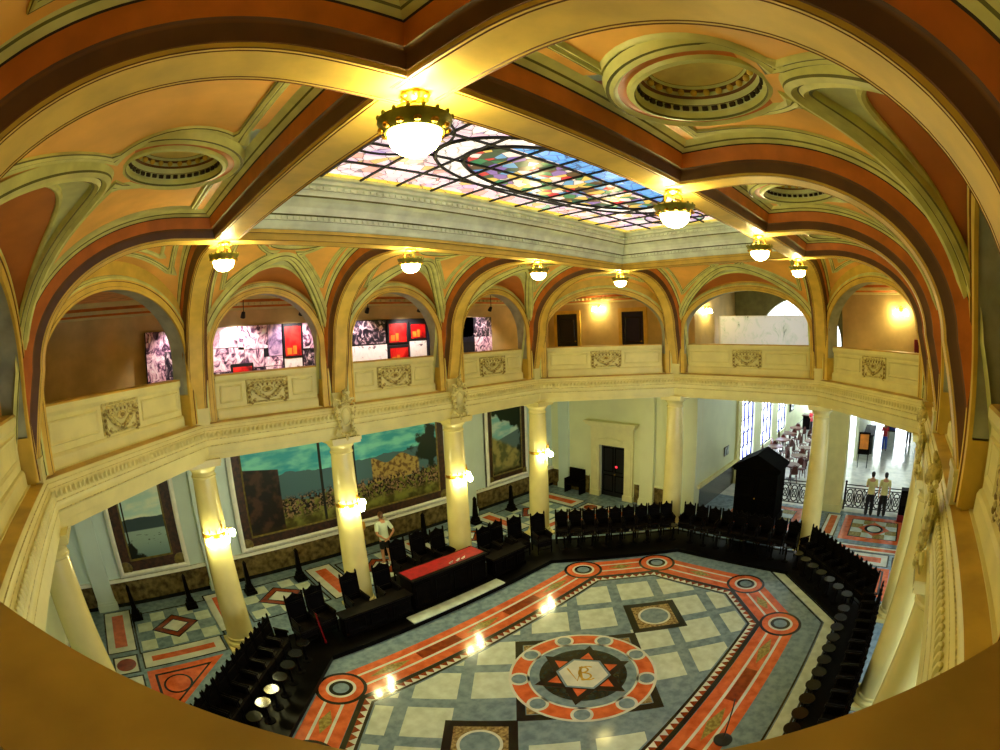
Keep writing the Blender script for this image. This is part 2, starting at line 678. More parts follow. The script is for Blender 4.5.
GROIN = [(-.15, -.03, 0), (-.14, .05, 1), (-.11, .05, 0), (-.07, .085, 0), (-.03, .05, 1), (-.015, .05, 0), (.03, .09, 0), (.09, .07, 1), (.10, .05, 0), (.15, -.03, 0)]
FRAME = [(-.07, -.02, 0), (-.06, .025, 1), (-.045, .03, 0), (-.02, .045, 0), (.0, .025, 1), (.01, .025, 0), (.035, .04, 0), (.06, .02, 0), (.07, -.02, 0)]
THIN = [(-.05, -.02, 0), (-.035, .03, 0), (0, .045, 0), (.035, .03, 0), (.05, -.02, 0)]


def solve_s(x, hw, smin, extra=0.0, k=1.0, dist=lambda s: s):
    """largest-penetration s where lunette = vault + extra"""
    lo, hi = smin, D
    f = lambda s: lz(x, s, hw, k) - vz(s) - extra
    if f(hi) < 0:
        return None
    if f(lo) > 0:
        return lo
    for _ in range(40):
        m = (lo + hi) / 2
        if f(m) > 0:
            hi = m
        else:
            lo = m
    return hi


def clean(pts, mind=.02):
    out = [pts[0]]
    for p in pts[1:]:
        if (p - out[-1]).length > mind:
            out.append(p)
    return out


def build_cell(kind, to_world, hb, hw, label_i):
    """kind rect: x in [-hb,hb], s in [.2,D].  kind tri: s = distance from corner, x lateral within s/sqrt2."""
    k = 1.0

    def vf(x, s):
        if kind == 'rect':
            return vz(s)
        u, v = max(0, s / 2 + x / 2 ** .5), max(0, s / 2 - x / 2 ** .5)
        return vz(min(D - .004, (u ** 2.5 + v ** 2.5) ** .4))
    mb = MB()
    NS, NX = 64, 72
    vs, fs, ms = [], [], []
    s0 = .25 if kind == 'rect' else .15
    for i in range(NS + 1):
        s = s0 + (D + .05 - s0) * i / NS
        for jx in range(NX + 1):
            u = -1 + 2 * jx / NX
            x = u * (hb if kind == 'rect' else s / 2 ** .5)
            z = max(vf(x, s), lz(x, s, hw, k)) if kind == 'rect' else vf(x, s)
            vs.append(to_world(x, s, z))
    for i in range(NS):
        s = s0 + (D + .05 - s0) * (i + .5) / NS
        for jx in range(NX):
            u = -1 + 2 * (jx + .5) / NX
            x = u * (hb if kind == 'rect' else s / 2 ** .5)
            if kind == 'rect' and math.hypot(x, s - MED_S) < MED_R * .8:
                continue
            a = i * (NX + 1) + jx
            d = lz(x, s, hw, k) - vz(s) if kind == 'rect' else -1
            fs.append((a, a + 1, a + NX + 2, a + NX + 1))
            ms.append(0 if d < 0 else (2 if d < .16 else 1))
    mb.add(vs, fs, ms, True)
    o = mb.build('ceiling_vault', [PANEL, SALM, PALE])
    struct(o)
    # mouldings
    mm = MB()

    def surf(x, s, f):
        p = to_world(x, s, f(x, s))
        e = .01
        dx = to_world(x + e, s, f(x + e, s)) - p
        ds = to_world(x, s + e, f(x, s + e)) - p
        n = dx.cross(ds).normalized()
        if n.z > 0:
            n = -n
        return p, n
    fV = lambda x, s: vf(x, min(s, D - .005))
    fL = lambda x, s: lz(max(-hw * .999, min(hw * .999, x)), s, hw, k)
    smin = 1.2 if kind == 'rect' else 1.6
    for extra, prof, which in ((0.0, GROIN, 'V'), (.16, THIN, 'L')) if kind == 'rect' else ():
        P_, N_ = [], []
        for i in range(-60, 61):
            x = hw * math.sin(i / 60 * PI / 2) * .995
            s = solve_s(x, hw, smin, extra, k)
            if s is None:
                continue
            p, n1 = surf(x, s, fV)
            p2, n2 = surf(x, s, fL)
            P_.append(p if which == 'V' else p2)
            N_.append((n1 + n2).normalized() if which == 'V' else n2)
        if len(P_) > 3:
            sweep_moulding(mm, P_, N_, prof)
    # panel frames on the main vault
    if kind == 'rect':
        for sg in (-1, 1):
            loop = []
            xe = hb - .62
            sb = .66
            dx = math.sqrt(max(0, (MED_R + .06) ** 2 - (sb - MED_S) ** 2))
            for i in range(8):
                loop.append((dx + (xe - dx) * i / 7, sb))
            sgroin = (solve_s(min(xe, hw * .98), hw, smin, 0, k) or D) - .22
            for i in range(1, 14):
                loop.append((xe, sb + (sgroin - sb) * i / 13))
            for i in range(1, 40):
                x = xe * (1 - i / 40)
                s = (solve_s(x, hw, smin, 0, k) or D) - .24
                if math.hypot(x, s - MED_S) < MED_R + .06:
                    break
                loop.append((x, s))
            x1, s1 = loop[-1]
            a1 = math.atan2(s1 - MED_S, x1)
            a0 = math.atan2(sb - MED_S, dx)
            for i in range(1, 12):
                a = a1 + (a0 - a1) * i / 12
                loop.append(((MED_R + .06) * math.cos(a), MED_S + (MED_R + .06) * math.sin(a)))
            pts, nr = [], []
            last = None
            for x, s in loop:
                p, n = surf(sg * x, s, fV)
                if last is None or (p - last).length > .03:
                    pts.append(p)
                    nr.append(n)
                    last = p
            sweep_moulding(mm, pts, nr, FRAME, closed=True)
    else:
        for inset, prof in ((.64, FRAME), (.90, THIN)):
            loop = []
            # triangle corner at the beam junction, legs along ribs, base along the groin
            send = 3.0
            SB = D - .30 - (inset - .6)
            # leg: v = inset, u from inset..  -> s=u+v, x=(u-v)/sqrt2
            umax = send
            def pt(u, v):
                return ((u - v) / 2 ** .5, u + v)
            leg = []
            for i in range(16):
                u = inset + (umax - inset) * i / 15
                x, s = pt(u, inset)
                if s > SB:
                    break
                leg.append((x, s))
            if len(leg) < 2:
                continue
            xm = leg[-1][0]
            loop = leg[:]
            for i in range(1, 30):
                x = xm * (1 - 2 * i / 30)
                loop.append((x, SB))
            loop += [(-x, s) for x, s in reversed(leg)][:-1]
            pts, nr, last = [], [], None
            for x, s in loop:
                p, n = surf(x, s, fV)
                if last is None or (p - last).length > .03:
                    pts.append(p)
                    nr.append(n)
                    last = p
            if len(pts) > 5:
                sweep_moulding(mm, pts, nr, prof, closed=True)
    struct(mm.build('vault_moulding', [GRN, GRD]))


MED_S, MED_R = 1.27, .74


def medallion(to_world):
    zc = vz(MED_S)
    z0 = vz(MED_S + .3) - .02
    mb = MB()
    R = MED_R
    prof = [(R + .08, z0 + .06, 0), (R + .06, z0 - .03, 1), (R + .03, z0 - .03, 0), (R, z0 - .06, 0), (R - .04, z0 - .03, 2), (R - .11, z0 - .03, 0), (R - .13, z0 - .06, 0), (R - .17, z0 - .07, 1), (R - .18, z0 - .05, 0), (R - .20, z0 + .0, 3), (R - .20, z0 + .07, 4), (R - .215, z0 + .07, 3), (R - .225, z0 + .13, 4), (R - .25, z0 + .15, 3), (R - .25, z0 + .19, 4), (R - .30, z0 + .2, 3), (R - .31, z0 + .23, 4), (R - .31, z0 + .235, 5), (R - .37, z0 + .25, 5), (R - .5, z0 + .265, 5), (.001, z0 + .27, 5)]
    c = to_world(0, MED_S, 0)
    mb.lathe(prof, 48, M=TR(c.x, c.y, 0), cap=False)
    for i in range(36):
        a = 2 * PI * i / 36
        M = TR(c.x, c.y, 0) @ RZ(a)
        mb.box((R - .225, -.028, z0 + .015), (R - .197, .028, z0 + .055), 6, M)
    for i in range(24):
        a = 2 * PI * i / 24
        mb.ball((c.x + (R - .275) * math.cos(a), c.y + (R - .275) * math.sin(a), z0 + .175), .034, 7, 8)
    struct(mb.build('ceiling_medallion', [GRN, GRD, ORG, PALE, OCD, GOLD, DARKDOT, OCH]))


def rect_world(jx, jy, dx, dy):
    return lambda x, s, z: Vector((jx + dx * s - dy * x, jy + dy * s + dx * x, z))


cells = [((-3.7, BY), (0, 1)), ((0, BY), (0, 1)), ((3.7, BY), (0, 1)), ((-3.7, -BY), (0, -1)), ((0, -BY), (0, -1)), ((3.7, -BY), (0, -1))]
for (jx, jy), (dx, dy) in cells:
    tw = rect_world(jx, jy, dx, dy)
    build_cell('rect', tw, 1.85, 1.62, 0)
    medallion(tw)
for sx in (-1, 1):
    tw = rect_world(sx * BX, 0, sx, 0)
    build_cell('rect', tw, BY, 2.52, 0)
    medallion(tw)
for sx in (-1, 1):
    for sy in (-1, 1):
        r2 = 2 ** .5

        def tw(x, s, z, sx=sx, sy=sy):
            u, v = s / 2 + x / r2, s / 2 - x / r2
            return Vector((sx * (BX + u), sy * (BY + v), z))
        build_cell('tri', tw, 0, 2.36, 0)

# ------------------------------------------------------------------ bay walls with arched openings


def bay_geom(k):
    a, c = Vector((*P[BAYS[k][0]], 0)), Vector((*P[BAYS[k][1]], 0))
    mid = (a + c) / 2
    L = (c - a).length
    M = frame(mid, (c - a))
    if (M.to_3x3() @ Vector((0, 1, 0))).dot(-mid) < 0:
        M = frame(mid, (a - c))
    return M, L / 2


def arch_pts(k, hb, grow=0.0, n=32):
    """opening outline from left foot to right foot (x, z)"""
    if hb < 2:
        hw, rise, zs = 1.42, 1.38, 7.30
    elif hb < 2.6:
        hw, rise, zs = 2.16, 1.46, 7.25
    else:
        hw, rise, zs = 2.36, 1.42, 7.25
    hw += grow
    rise += grow
    pts = [(-hw, 6.5), (-hw, 7.0)]
    for i in range(n + 1):
        a = PI * (1 - i / n)
        pts.append((hw * math.cos(a), zs + rise * math.sin(a)))
    pts += [(hw, 7.0), (hw, 6.5)]
    return pts, hw


SIDE = {0: 'near', 1: 'near_left', 2: 'left', 3: 'left', 4: 'left', 5: 'far_left', 6: 'far', 7: 'far_right', 8: 'right', 9: 'right', 10: 'right', 11: 'near_right'}
for k in range(12):
    M, hb = bay_geom(k)
    op, hw = arch_pts(k, hb)
    mb = MB()
    ztop = 9.25

    def outer(p):
        x, z = p
        if z <= 7.05:
            return (math.copysign(hb, x), z)
        # push to the rectangle boundary
        dx, dz = x, z - 7.05
        t = min(hb / abs(dx) if abs(dx) > 1e-6 else 1e9, (ztop - 7.05) / dz if dz > 1e-6 else 1e9)
        return (dx * t, 7.05 + dz * t)
    ya, yb2 = (0.0, -.42) if k != 11 else (-.34, -.5)
    for y, fl in ((ya, 0), (yb2, 0)):
        rows = [[M @ Vector((p[0], y, p[1])), M @ Vector((outer(p)[0], y, outer(p)[1]))] for p in op]
        mb.strip(rows, 0 if y == ya else 1, smooth=False)
    rows = [[M @ Vector((p[0], ya, p[1])), M @ Vector((p[0], yb2, p[1]))] for p in op]
    mb.strip(rows, 2)
    # solid below the springing on each side, down to the ledge
    for sg in (-1, 1):
        x0, x1 = sorted((sg * hw, sg * hb))
        mb.box((x0, yb2, 5.7), (x1, ya, 6.52), 0, M)
    struct(mb.build('wall_' + SIDE[k], [OCH, UPW, JAMB]))
    # archivolt
    mb = MB()
    path = [(x, z) for x, z in op]
    path = [(-hw, Z_LEDGE)] + path + [(hw, Z_LEDGE)]
    rows = []
    prof = [(-.02, .0, 0), (-.02, .05, 0), (.03, .06, 1), (.035, .05, 0), (.12, .05, 1), (.13, .07, 0), (.16, .08, 2), (.20, .075, 3), (.205, .05, 2), (.235, .045, 2), (.25, 0, 2)]
    for i, p in enumerate(path):
        a = path[max(0, i - 1)]
        c = path[min(len(path) - 1, i + 1)]
        t = Vector((c[0] - a[0], c[1] - a[1])).normalized()
        n = Vector((-t.y, t.x))
        rows.append([M @ Vector((p[0] + n.x * q[0], q[1] + ya, p[1] + n.y * q[0])) for q in prof])
    mb.strip(rows, [q[2] for q in prof[:-1]])
    struct(mb.build('arch_moulding', [OCH, OCD, GRN, GRD]))

# ------------------------------------------------------------------ entablature and ledge
ENT = [(-.62, 5.02, 0), (.20, 5.0, 0), (.20, 5.13, 0), (.225, 5.14, 0), (.225, 5.30, 0), (.25, 5.32, 1), (.25, 5.34, 0), (.235, 5.36, 0), (.235, 5.44, 0), (.25, 5.46, 1), (.25, 5.48, 2), (.17, 5.66, 1), (.165, 5.67, 0), (.15, 5.71, 0), (.15, 5.735, 1), (.135, 5.74, 0), (.125, 5.78, 0), (.11, 5.80, 3), (-.30, 5.85, 3)]
mb = MB()
rows = []
octs = {o: octagon(o) for o, z, m in ENT}
for i in range(8):
    rows.append([Vector((*octs[o][i], z)) for o, z, m in ENT])
mb.strip(rows, [m for o, z, m in ENT], closed=True, smooth=False)
# carved leaf band
ring = octagon(.215)
for i in range(8):
    a, c = Vector((*ring[i], 0)), Vector((*ring[(i + 1) % 8], 0))
    L = (c - a).length
    d = (c - a).normalized()
    nrm = Vector((-d.y, d.x, 0))
    if nrm.dot(a) > 0:
        nrm = -nrm
    n = int(L / .115)
    fr = Matrix((d, nrm, Vector((0, 0, 1)))).transposed().to_4x4()
    for j in range(n):
        p = a + d * ((j + .5) * L / n)
        fr.translation = Vector((p.x, p.y, 5.57))
        mb.ball((0, 0, 0), (.045, .04, .075), 2, 6, fr)
        fr.translation = p + d * (.5 * L / n) + Vector((0, 0, 5.55))
        mb.ball((0, 0, 0), (.012, .03, .06), 0, 4, fr)
struct(mb.build('trim_1', [CREAM, CREAMD, CREAM, LEDGE]))

# ------------------------------------------------------------------ balcony parapets


def rect_frame(mb, x0, x1, z0, z1, y, w, h, mi, M):
    pts = [Vector((x0, y, z0)), Vector((x1, y, z0)), Vector((x1, y, z1)), Vector((x0, y, z1))]
    cs = [(0, 0), (w * .3, h), (w * .6, h * .6), (w, h * .2), (w, 0)]
    rows = []
    cx, cz = (x0 + x1) / 2, (z0 + z1) / 2
    for p in pts:
        sx, sz = (1 if p.x < cx else -1), (1 if p.z < cz else -1)
        rows.append([M @ Vector((p.x + sx * q[0], y + q[1], p.z + sz * q[0])) for q in cs])
    mb.strip(rows, mi, closed=True, smooth=False)


def cartouche(M, y, zc, parent):
    """draped garland relief in a square frame"""
    mb = MB()
    w, h = .56, .29
    M0 = M
    rect_frame(mb, -w, w, zc - h, zc + h, y, .05, .03, 0, M)
    M = M0 @ Matrix.Diagonal((1.55, 1, 1, 1))
    T = lambda x, z, e=0: M @ Vector((x, y + e, zc + z))
    # scalloped drape: fringe along the top, hanging swags, side falls
    for i in range(7):
        x = -.24 + .08 * i
        mb.ball((x, y + .02, zc + .19), (.045, .03, .04), 0, 8, M)
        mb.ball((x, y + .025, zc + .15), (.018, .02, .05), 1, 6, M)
    for sg in (-1, 1):
        n = 14
        pts, rs = [], []
        for i in range(n + 1):
            t = i / n
            x = sg * (.30 - .30 * t)
            z = .12 - .30 * math.sin(t * PI / 2) ** 1.2
            pts.append(T(x, z, .03))
            rs.append(.025 + .03 * math.sin(PI * min(1, t * 1.0)))
        mb.tube(pts, rs, 7, 0)
        for i in range(n):
            t = (i + .5) / n
            x = sg * (.30 - .30 * t)
            z = .12 - .30 * math.sin(t * PI / 2) ** 1.2
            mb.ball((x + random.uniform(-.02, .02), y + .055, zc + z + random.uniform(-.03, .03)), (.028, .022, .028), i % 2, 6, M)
        # side falls of leaves
        for i in range(8):
            z = .14 - .055 * i
            mb.ball((sg * (.30 + .015 * (i % 2)), y + .03, zc + z), (.036 - .002 * i, .026, .04), i % 2, 6, M)
        # volutes
        pts = []
        for i in range(18):
            a = i * .5
            r = .075 - .0036 * i
            pts.append(T(sg * (.17) + r * math.cos(a) * sg, .06 + r * math.sin(a), .025))
        mb.tube(pts, .013, 5, 0)
        for i in range(5):
            mb.ball((sg * (.22 + .02 * i), y + .02, zc - .20 - .03 * i), (.03, .02, .035), i % 2, 6, M)
    mb.ball((0, y + .03, zc + .02), (.10, .035, .08), 0, 10, M)
    mb.ball((0, y + .05, zc + .02), (.05, .03, .045), 1, 8, M)
    for i in range(5):
        mb.ball((-.06 + .03 * i, y + .04, zc - .17 - .02 * (2 - abs(i - 2))), (.03, .03, .035), 1, 6, M)
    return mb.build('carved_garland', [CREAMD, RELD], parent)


TILT = -3.8
BAYLABEL = {0: 'on the near short side at the left picture edge', 1: 'below the left arch that shows a bare brown wall', 2: 'below the arch with the wide pink photo collage', 3: 'below the arch with the red display boxes', 4: 'below the narrow arch where the photo wall ends', 5: 'below the arch with two black doors', 6: 'below the arch with the white window', 7: 'below the arch with the bright sconce at right', 8: 'seen edge-on on the far right', 9: 'seen edge-on beside the right picture edge', 10: 'cut by the right picture edge', 11: 'right under the camera, only its broad top seen'}
for k in range(12):
    M, hb = bay_geom(k)
    op, hw = arch_pts(k, hb)
    hw -= .08
    if k == 11:
        M = M @ RZ(math.radians(TILT))
    root = thing('balcony_parapet', 'cream balcony parapet with carved garland ' + BAYLABEL[k], 'parapet', (0, 0, 0), 0, 'gallery parapets')
    mb = MB()
    yf, yb = (-.20, -.44) if k != 11 else (-.10, -.41)
    if k == 11:
        hw2 = hw - .05
    else:
        hw2 = hw
    z0 = Z_LEDGE - .03
    prof = [(yf + .06, z0), (yf + .06, z0 + .20), (yf + .035, z0 + .24), (yf, z0 + .26), (yf, 6.66), (yf + .03, 6.70), (yf + .05, 6.74), (yf + .05, 6.83), (yf + .03, Z_RAIL), (yb - .05, Z_RAIL), (yb - .05, 6.76), (yb, 6.72), (yb, z0)]
    rows = [[M @ Vector((x, y, z)) for y, z in prof] for x in (-hw2, hw2)]
    mb.strip(rows, [0] * 7 + [1, 1] + [0] * 4, smooth=False)
    for s_ in (-1, 1):
        x0, x1 = sorted((s_ * .66, s_ * (hw - .10)))
        rect_frame(mb, x0, x1, 6.19, 6.60, yf, .06, .03, 0, M)
        rect_frame(mb, x0 + .10, x1 - .10, 6.27, 6.52, yf, .04, -.012, 2, M)
    mb.build('parapet_wall', [CREAM, LEDGE, CREAMD], root)
    cartouche(M, yf, 6.40, root)

# ------------------------------------------------------------------ ceiling lamps
BULB = emis('lamp_bulb', (255, 242, 196), K_LAMP * 6)
GLOBE = emis('lamp_glass', (255, 234, 146), K_LAMP)


def make_ceiling_lamp(label):
    t = thing('ceiling_lamp', label, 'ceiling lamp', (0, 0, 0), 0, 'lamps under the beam crossings')
    mb = MB()
    mb.lathe([(.001, .0), (.10, .0), (.10, -.02), (.06, -.05), (.03, -.06), (.03, -.08), (.001, -.08)], 20)
    for i in range(6):
        a = i * PI / 3
        mb.ball((.085 * math.cos(a), .085 * math.sin(a), -.025), (.028, .028, .02), 0, 8)
    mb.build('ceiling_rose', BRASS, t)
    for i in range(3):
        a = i * 2 * PI / 3 + .4
        mb = MB()
        pts = []
        for j in range(11):
            u = j / 10
            r = .03 + .18 * u + .03 * math.sin(u * PI * 2)
            z = -.06 - .16 * u ** 1.4
            pts.append((r * math.cos(a), r * math.sin(a), z))
        mb.tube(pts, .011, 6)
        mb.ball(pts[5], .02, 0, 6)
        mb.build('arm', BRASS, t)
    mb = MB()
    mb.lathe([(.19, -.20), (.235, -.195), (.255, -.21), (.25, -.235), (.235, -.25), (.225, -.285), (.20, -.31), (.185, -.31), (.19, -.27), (.19, -.20)], 32, cap=False)
    for i in range(16):
        a = i * PI / 8
        mb.ball((.25 * math.cos(a), .25 * math.sin(a), -.20), (.016, .016, .022), 0, 6)
    for i in range(12):
        a = i * PI / 6
        mb.ball((.222 * math.cos(a), .222 * math.sin(a), -.285), (.03, .03, .022), 1, 6)
    mb.build('bronze_ring', [BRONZE, BRASS], t)
    mb = MB()
    mb.lathe([(.18, -.27), (.183, -.31), (.175, -.36), (.15, -.41), (.10, -.45), (.05, -.467), (.001, -.47)], 24)
    mb.build('glass_bowl', GLOBE, t)
    MB().ball((0, 0, -.235), (.06, .06, .05), 0, 12).build('bulb', BULB, t)
    KIDS[t.name] = list(t.children)
    return t


LAMPLAB = {'A': 'nearest and largest of all', 'B': 'second along the right beam', 'C': 'third along the right beam', 'D': 'at the far end of the right beam', 'E': 'at the far skylight corner above the arch with doors', 'F': 'on the left beam next to the far skylight corner', 'G': 'above the arch with red display boxes', 'H': 'leftmost one, at the left beam corner'}
first = None
for j in 'ABCDEFGH':
    loc = (*J[j], Z_BEAM)
    if first is None:
        first = make_ceiling_lamp('glowing brass and bronze ceiling lamp, ' + LAMPLAB[j])
        first.location = loc
    else:
        dup(first, loc, 0, 'glowing brass and bronze ceiling lamp, ' + LAMPLAB[j])

# ------------------------------------------------------------------ columns
COLLAB = {0: 'left of the camera, hidden below the near parapet', 1: 'leaning large at the lower left picture edge', 2: 'left of the big painting, with bright sconce', 3: 'before the middle of the big painting', 4: 'between the big painting and the narrow right one', 5: 'right of the narrow painting, with bright sconce', 6: 'before the far wall, right of the dark doorway', 7: 'between the cafe and the gated entrance', 8: 'at the far end of the right side, hidden behind others', 9: 'second along the right side', 10: 'large at the right picture edge with bluish light', 11: 'beneath the camera on the right side'}
COLSHOW = [1, 2, 3, 4, 5, 6, 7, 8, 9, 10]


def make_column(label):
    t = thing('column', 'round cream stucco column ' + label, 'column', (0, 0, 0), 0, 'columns carrying the gallery')
    mb = MB()
    mb.box((-.44, -.44, 0), (.44, .44, .10))
    mb.lathe([(.43, .10), (.45, .14), (.43, .20), (.39, .22), (.375, .25), (.39, .29), (.385, .32), (.36, .34)], 32)
    mb.build('base', COLM, t)
    mb = MB()
    mb.lathe([(.365, .33), (.36, 1.2), (.345, 2.2), (.32, 3.4), (.29, 4.55), (.285, 4.6)], 32)
    mb.build('shaft', COLM, t)
    mb = MB()
    mb.lathe([(.285, 4.58), (.31, 4.6), (.31, 4.63), (.288, 4.65), (.288, 4.72), (.30, 4.74), (.34, 4.79), (.38, 4.85), (.385, 4.88)], 32)
    mb.box((-.40, -.40, 4.87), (.40, .40, 4.94))
    mb.box((-.42, -.42, 4.94), (.42, .42, 5.03))
    mb.build('capital', COLM, t)
    KIDS[t.name] = list(t.children)
    return t


c0 = None
for k in COLSHOW:
    if c0 is None:
        c0 = make_column(COLLAB[k])
        c0.location = (P[k][0] * 1.01, P[k][1] * 1.01, 0)
    else:
        dup(c0, (P[k][0] * 1.012, P[k][1] * 1.012, 0), 0, 'round cream stucco column ' + COLLAB[k])

# ------------------------------------------------------------------ column sconces
SCG = emis('sconce_glass', (255, 246, 176), K_SCONCE)


def make_sconce(label):
    t = thing('column_sconce', label, 'wall lamp', (0, 0, 0), 0, 'sconces on the columns')
    mb = MB()
    mb.lathe([(.33, -.05), (.335, -.03), (.335, .03), (.33, .05)], 24, cap=False)
    for i in range(5):
        a = math.radians(-150 + 30 * i)
        mb.ball((.335 * math.cos(a), .335 * math.sin(a), .12), (.02, .02, .045), 0, 6)
    mb.build('band', BRASS, t)
    for a in (-120, -62, -4):
        a = math.radians(a)
        ca, sa = math.cos(a), math.sin(a)
        mb = MB()
        mb.tube([((.32 + .15 * u - .03 * math.sin(u * PI * 2)) * ca, (.32 + .15 * u) * sa, .0 + .05 * math.sin(u * PI) - .02 * u) for u in [i / 8 for i in range(9)]], .012, 6)
        arm = mb.build('arm', BRASS, t)
        mb = MB()
        mb.ball((.46 * ca, .46 * sa, -.085), (.085, .085, .10), 0, 12)
        mb.lathe([(.03, -.01), (.04, -.03), (.035, -.05)], 10, 1, TR(.46 * ca, .46 * sa, 0))
        mb.build('glass_shade', [SCG, BRASS], arm)
    mb = MB()
    mb.ball((.36 * math.cos(math.radians(-62)), .36 * math.sin(math.radians(-62)), .22), (.03, .03, .08), 0, 8)
    mb.ball((.36 * math.cos(math.radians(-62)), .36 * math.sin(math.radians(-62)), .32), (.014, .014, .05), 0, 6)
    mb.build('finial', BRASS, t)
    KIDS[t.name] = list(t.children)
    return t


s0 = None
for k, lab in ((2, 'left of the big painting'), (3, 'before the big painting'), (4, 'right of the big painting'), (5, 'beside the narrow right painting')):
    lab = 'dazzling three-globe brass sconce on the column ' + lab
    if s0 is None:
        s0 = make_sconce(lab)
        s0.location = (P[k][0] * 1.012, P[k][1] * 1.012, 3.2)
    else:
        dup(s0, (P[k][0] * 1.012, P[k][1] * 1.012, 3.2), 0, lab)

# ------------------------------------------------------------------ carved crests on the middle columns


def make_crest(label):
    t = thing('carved_crest', label, 'sculpture', (0, 0, 0), 0, 'carved crests on the entablature')
    mb = MB()
    # oval shield bulging into the room (+y)
    mb.ball((0, .06, -.12), (.13, .09, .22), 0, 16)
    mb.tube([(.15 * math.cos(a * PI / 12), .08, -.12 + .25 * math.sin(a * PI / 12)) for a in range(24)], .03, 6, 0, closed=True)
    mb.build('shield', CREAM, t)
    mb = MB()
    mb.ball((0, .10, .33), (.10, .11, .13), 0, 12)
    mb.ball((0, .17, .30), (.05, .05, .08), 1, 8)
    for i in range(7):
        u = i / 6
        mb.ball((.05 * math.sin(u * 5), .07 + .05 * u, .42 + .13 * u), (.06 - .05 * u, .06 - .03 * u, .05), i % 2, 8)
    for sg in (-1, 1):
        mb.tube([(sg * .06, .12, .24), (sg * .14, .12, .22), (sg * .2, .1, .27)], [.05, .045, .02], 6, 1)
    mb.build('helmet', CREAMD, t)
    for sg in (-1, 1):
        mb = MB()
        pts, rs = [], []
        for i in range(22):
            a = i * .32
            r = .15 - .0055 * i
            pts.append((sg * (.19 + r * math.cos(a + 1.0)), .08 + .003 * i, .16 + r * math.sin(a + 1.0)))
            rs.append(.035 - .001 * i)
        mb.tube(pts, rs, 6, 0)
        for i in range(6):
            mb.ball((sg * (.21 - .012 * i), .10, .02 - .085 * i), (.055 - .004 * i, .05, .06), i % 2, 7)
            mb.ball((sg * (.29 - .025 * i), .07, .05 - .085 * i), (.04, .035, .05), 1, 6)
        mb.build('scroll', [CREAM, CREAMD], t)
    mb = MB()
    for i in range(9):
        u = i / 8
        mb.ball(((u - .5) * .4, .10, -.50 - .10 * math.sin(u * PI)), (.04, .05, .045), i % 2, 7)
    mb.ball((0, .10, -.66), (.05, .05, .09), 1, 8)
    mb.tube([(-.22, .08, -.45), (-.30, .06, -.55), (-.27, .05, -.68)], [.03, .04, .012], 6, 0)
    mb.tube([(.22, .08, -.45), (.30, .06, -.55), (.27, .05, -.68)], [.03, .04, .012], 6, 0)
    mb.build('garland', [CREAM, CREAMD], t)
    KIDS[t.name] = list(t.children)
    return t


k0 = None
for k, lab in ((3, 'above the column before the big painting'), (4, 'above the column right of the big painting'), (9, 'at the far right above the ledge, second column'), (10, 'large at the right edge beside the ledge')):
    sg = 1 if P[k][1] > 0 else -1
    loc = (P[k][0], sg * (HW - .24), 5.7)
    rz = PI if sg > 0 else 0.0
    lab = 'cream carved crest with shield and helmet ' + lab
    if k0 is None:
        k0 = make_crest(lab)
        k0.location = loc
        k0.rotation_euler = (0, 0, rz)
    else:
        dup(k0, loc, rz, lab)

# ------------------------------------------------------------------ shells of the gallery and of the lower aisles
XE, XW, YW = 10.65, -10.6, 10.0


def quadwall(name, lo, hi, m, holes=None):
    mb = MB()
    mb.box(lo, hi)
    return struct(mb.build(name, m))


def ringslab(name, z0, z1, m, o):
    inner = octagon(o)
    outer = [(XW, -BY), (XW, BY), (-BX, YW), (BX, YW), (XE, BY), (XE, -BY), (BX, -YW), (-BX, -YW)]
    corner = {1: (XW, YW), 3: (XE, YW), 5: (XE, -YW), 7: (XW, -YW)}
    mb = MB()
    for z in (z0, z1):
        for i in range(8):
            j = (i + 1) % 8
            pts = [inner[i], inner[j], outer[j]] + ([corner[i]] if i in corner else []) + [outer[i]]
            mb.poly(pts, z)
    for i in range(8):
        j = (i + 1) % 8
        mb.add([(*inner[i], z0), (*inner[j], z0), (*inner[j], z1), (*inner[i], z1)], [(0, 1, 2, 3)])
    return struct(mb.build(name, m))


ringslab('gallery_floor', 5.3, 5.84, CREAM, -.1)
ringslab('gallery_ceiling', 9.0, 9.1, UPCEIL, -.38)
# gallery back walls
quadwall('wall_gallery_left', (XW, YW, 5.8), (XE, YW + .2, 9.1), UPW)
quadwall('wall_gallery_near', (XW - .2, -YW, 5.8), (XW, YW, 9.1), UPW)
quadwall('wall_gallery_right', (XW, -YW - .2, 5.8), (XE, -YW, 9.1), JAMB)
quadwall('wall_gallery_far_left', (XE, 2.6, 5.8), (XE + .2, YW, 9.1), UPW)
quadwall('wall_gallery_far_right', (XE, -YW, 5.8), (XE + .2, -3.3, 9.1), UPW)
w = struct(MB().box((.4, -YW + .02, 6.6), (2.2, -YW + .05, 8.4)).build('window_12', emis('daylight_pane', (236, 246, 255), K_DAY)))  # unseen window, added to light the right gallery wall
mb = MB()
for x in (.4, 1.0, 1.6, 2.2):
    mb.box((x - .05, -YW + .05, 6.6), (x + .05, -YW + .12, 8.4))
for z in (6.6, 7.5, 8.35):
    mb.box((.4, -YW + .05, z), (2.2, -YW + .11, z + .07))
mb.build('window_frame', WHITE, w)
# recess behind the far arch
RX1 = 15.6
quadwall('wall_recess_left', (XE + .2, 2.6, 5.8), (RX1, 2.8, 9.3), UPW)
quadwall('wall_recess_right', (XE + .2, -3.5, 5.8), (RX1, -3.3, 9.3), UPW)
quadwall('recess_floor', (XE - .1, -3.5, 5.5), (RX1 + .3, 2.8, 5.84), UPFLOOR)
quadwall('recess_ceiling', (XE - .1, -3.5, 9.2), (RX1 + .3, 2.8, 9.3), JAMB)
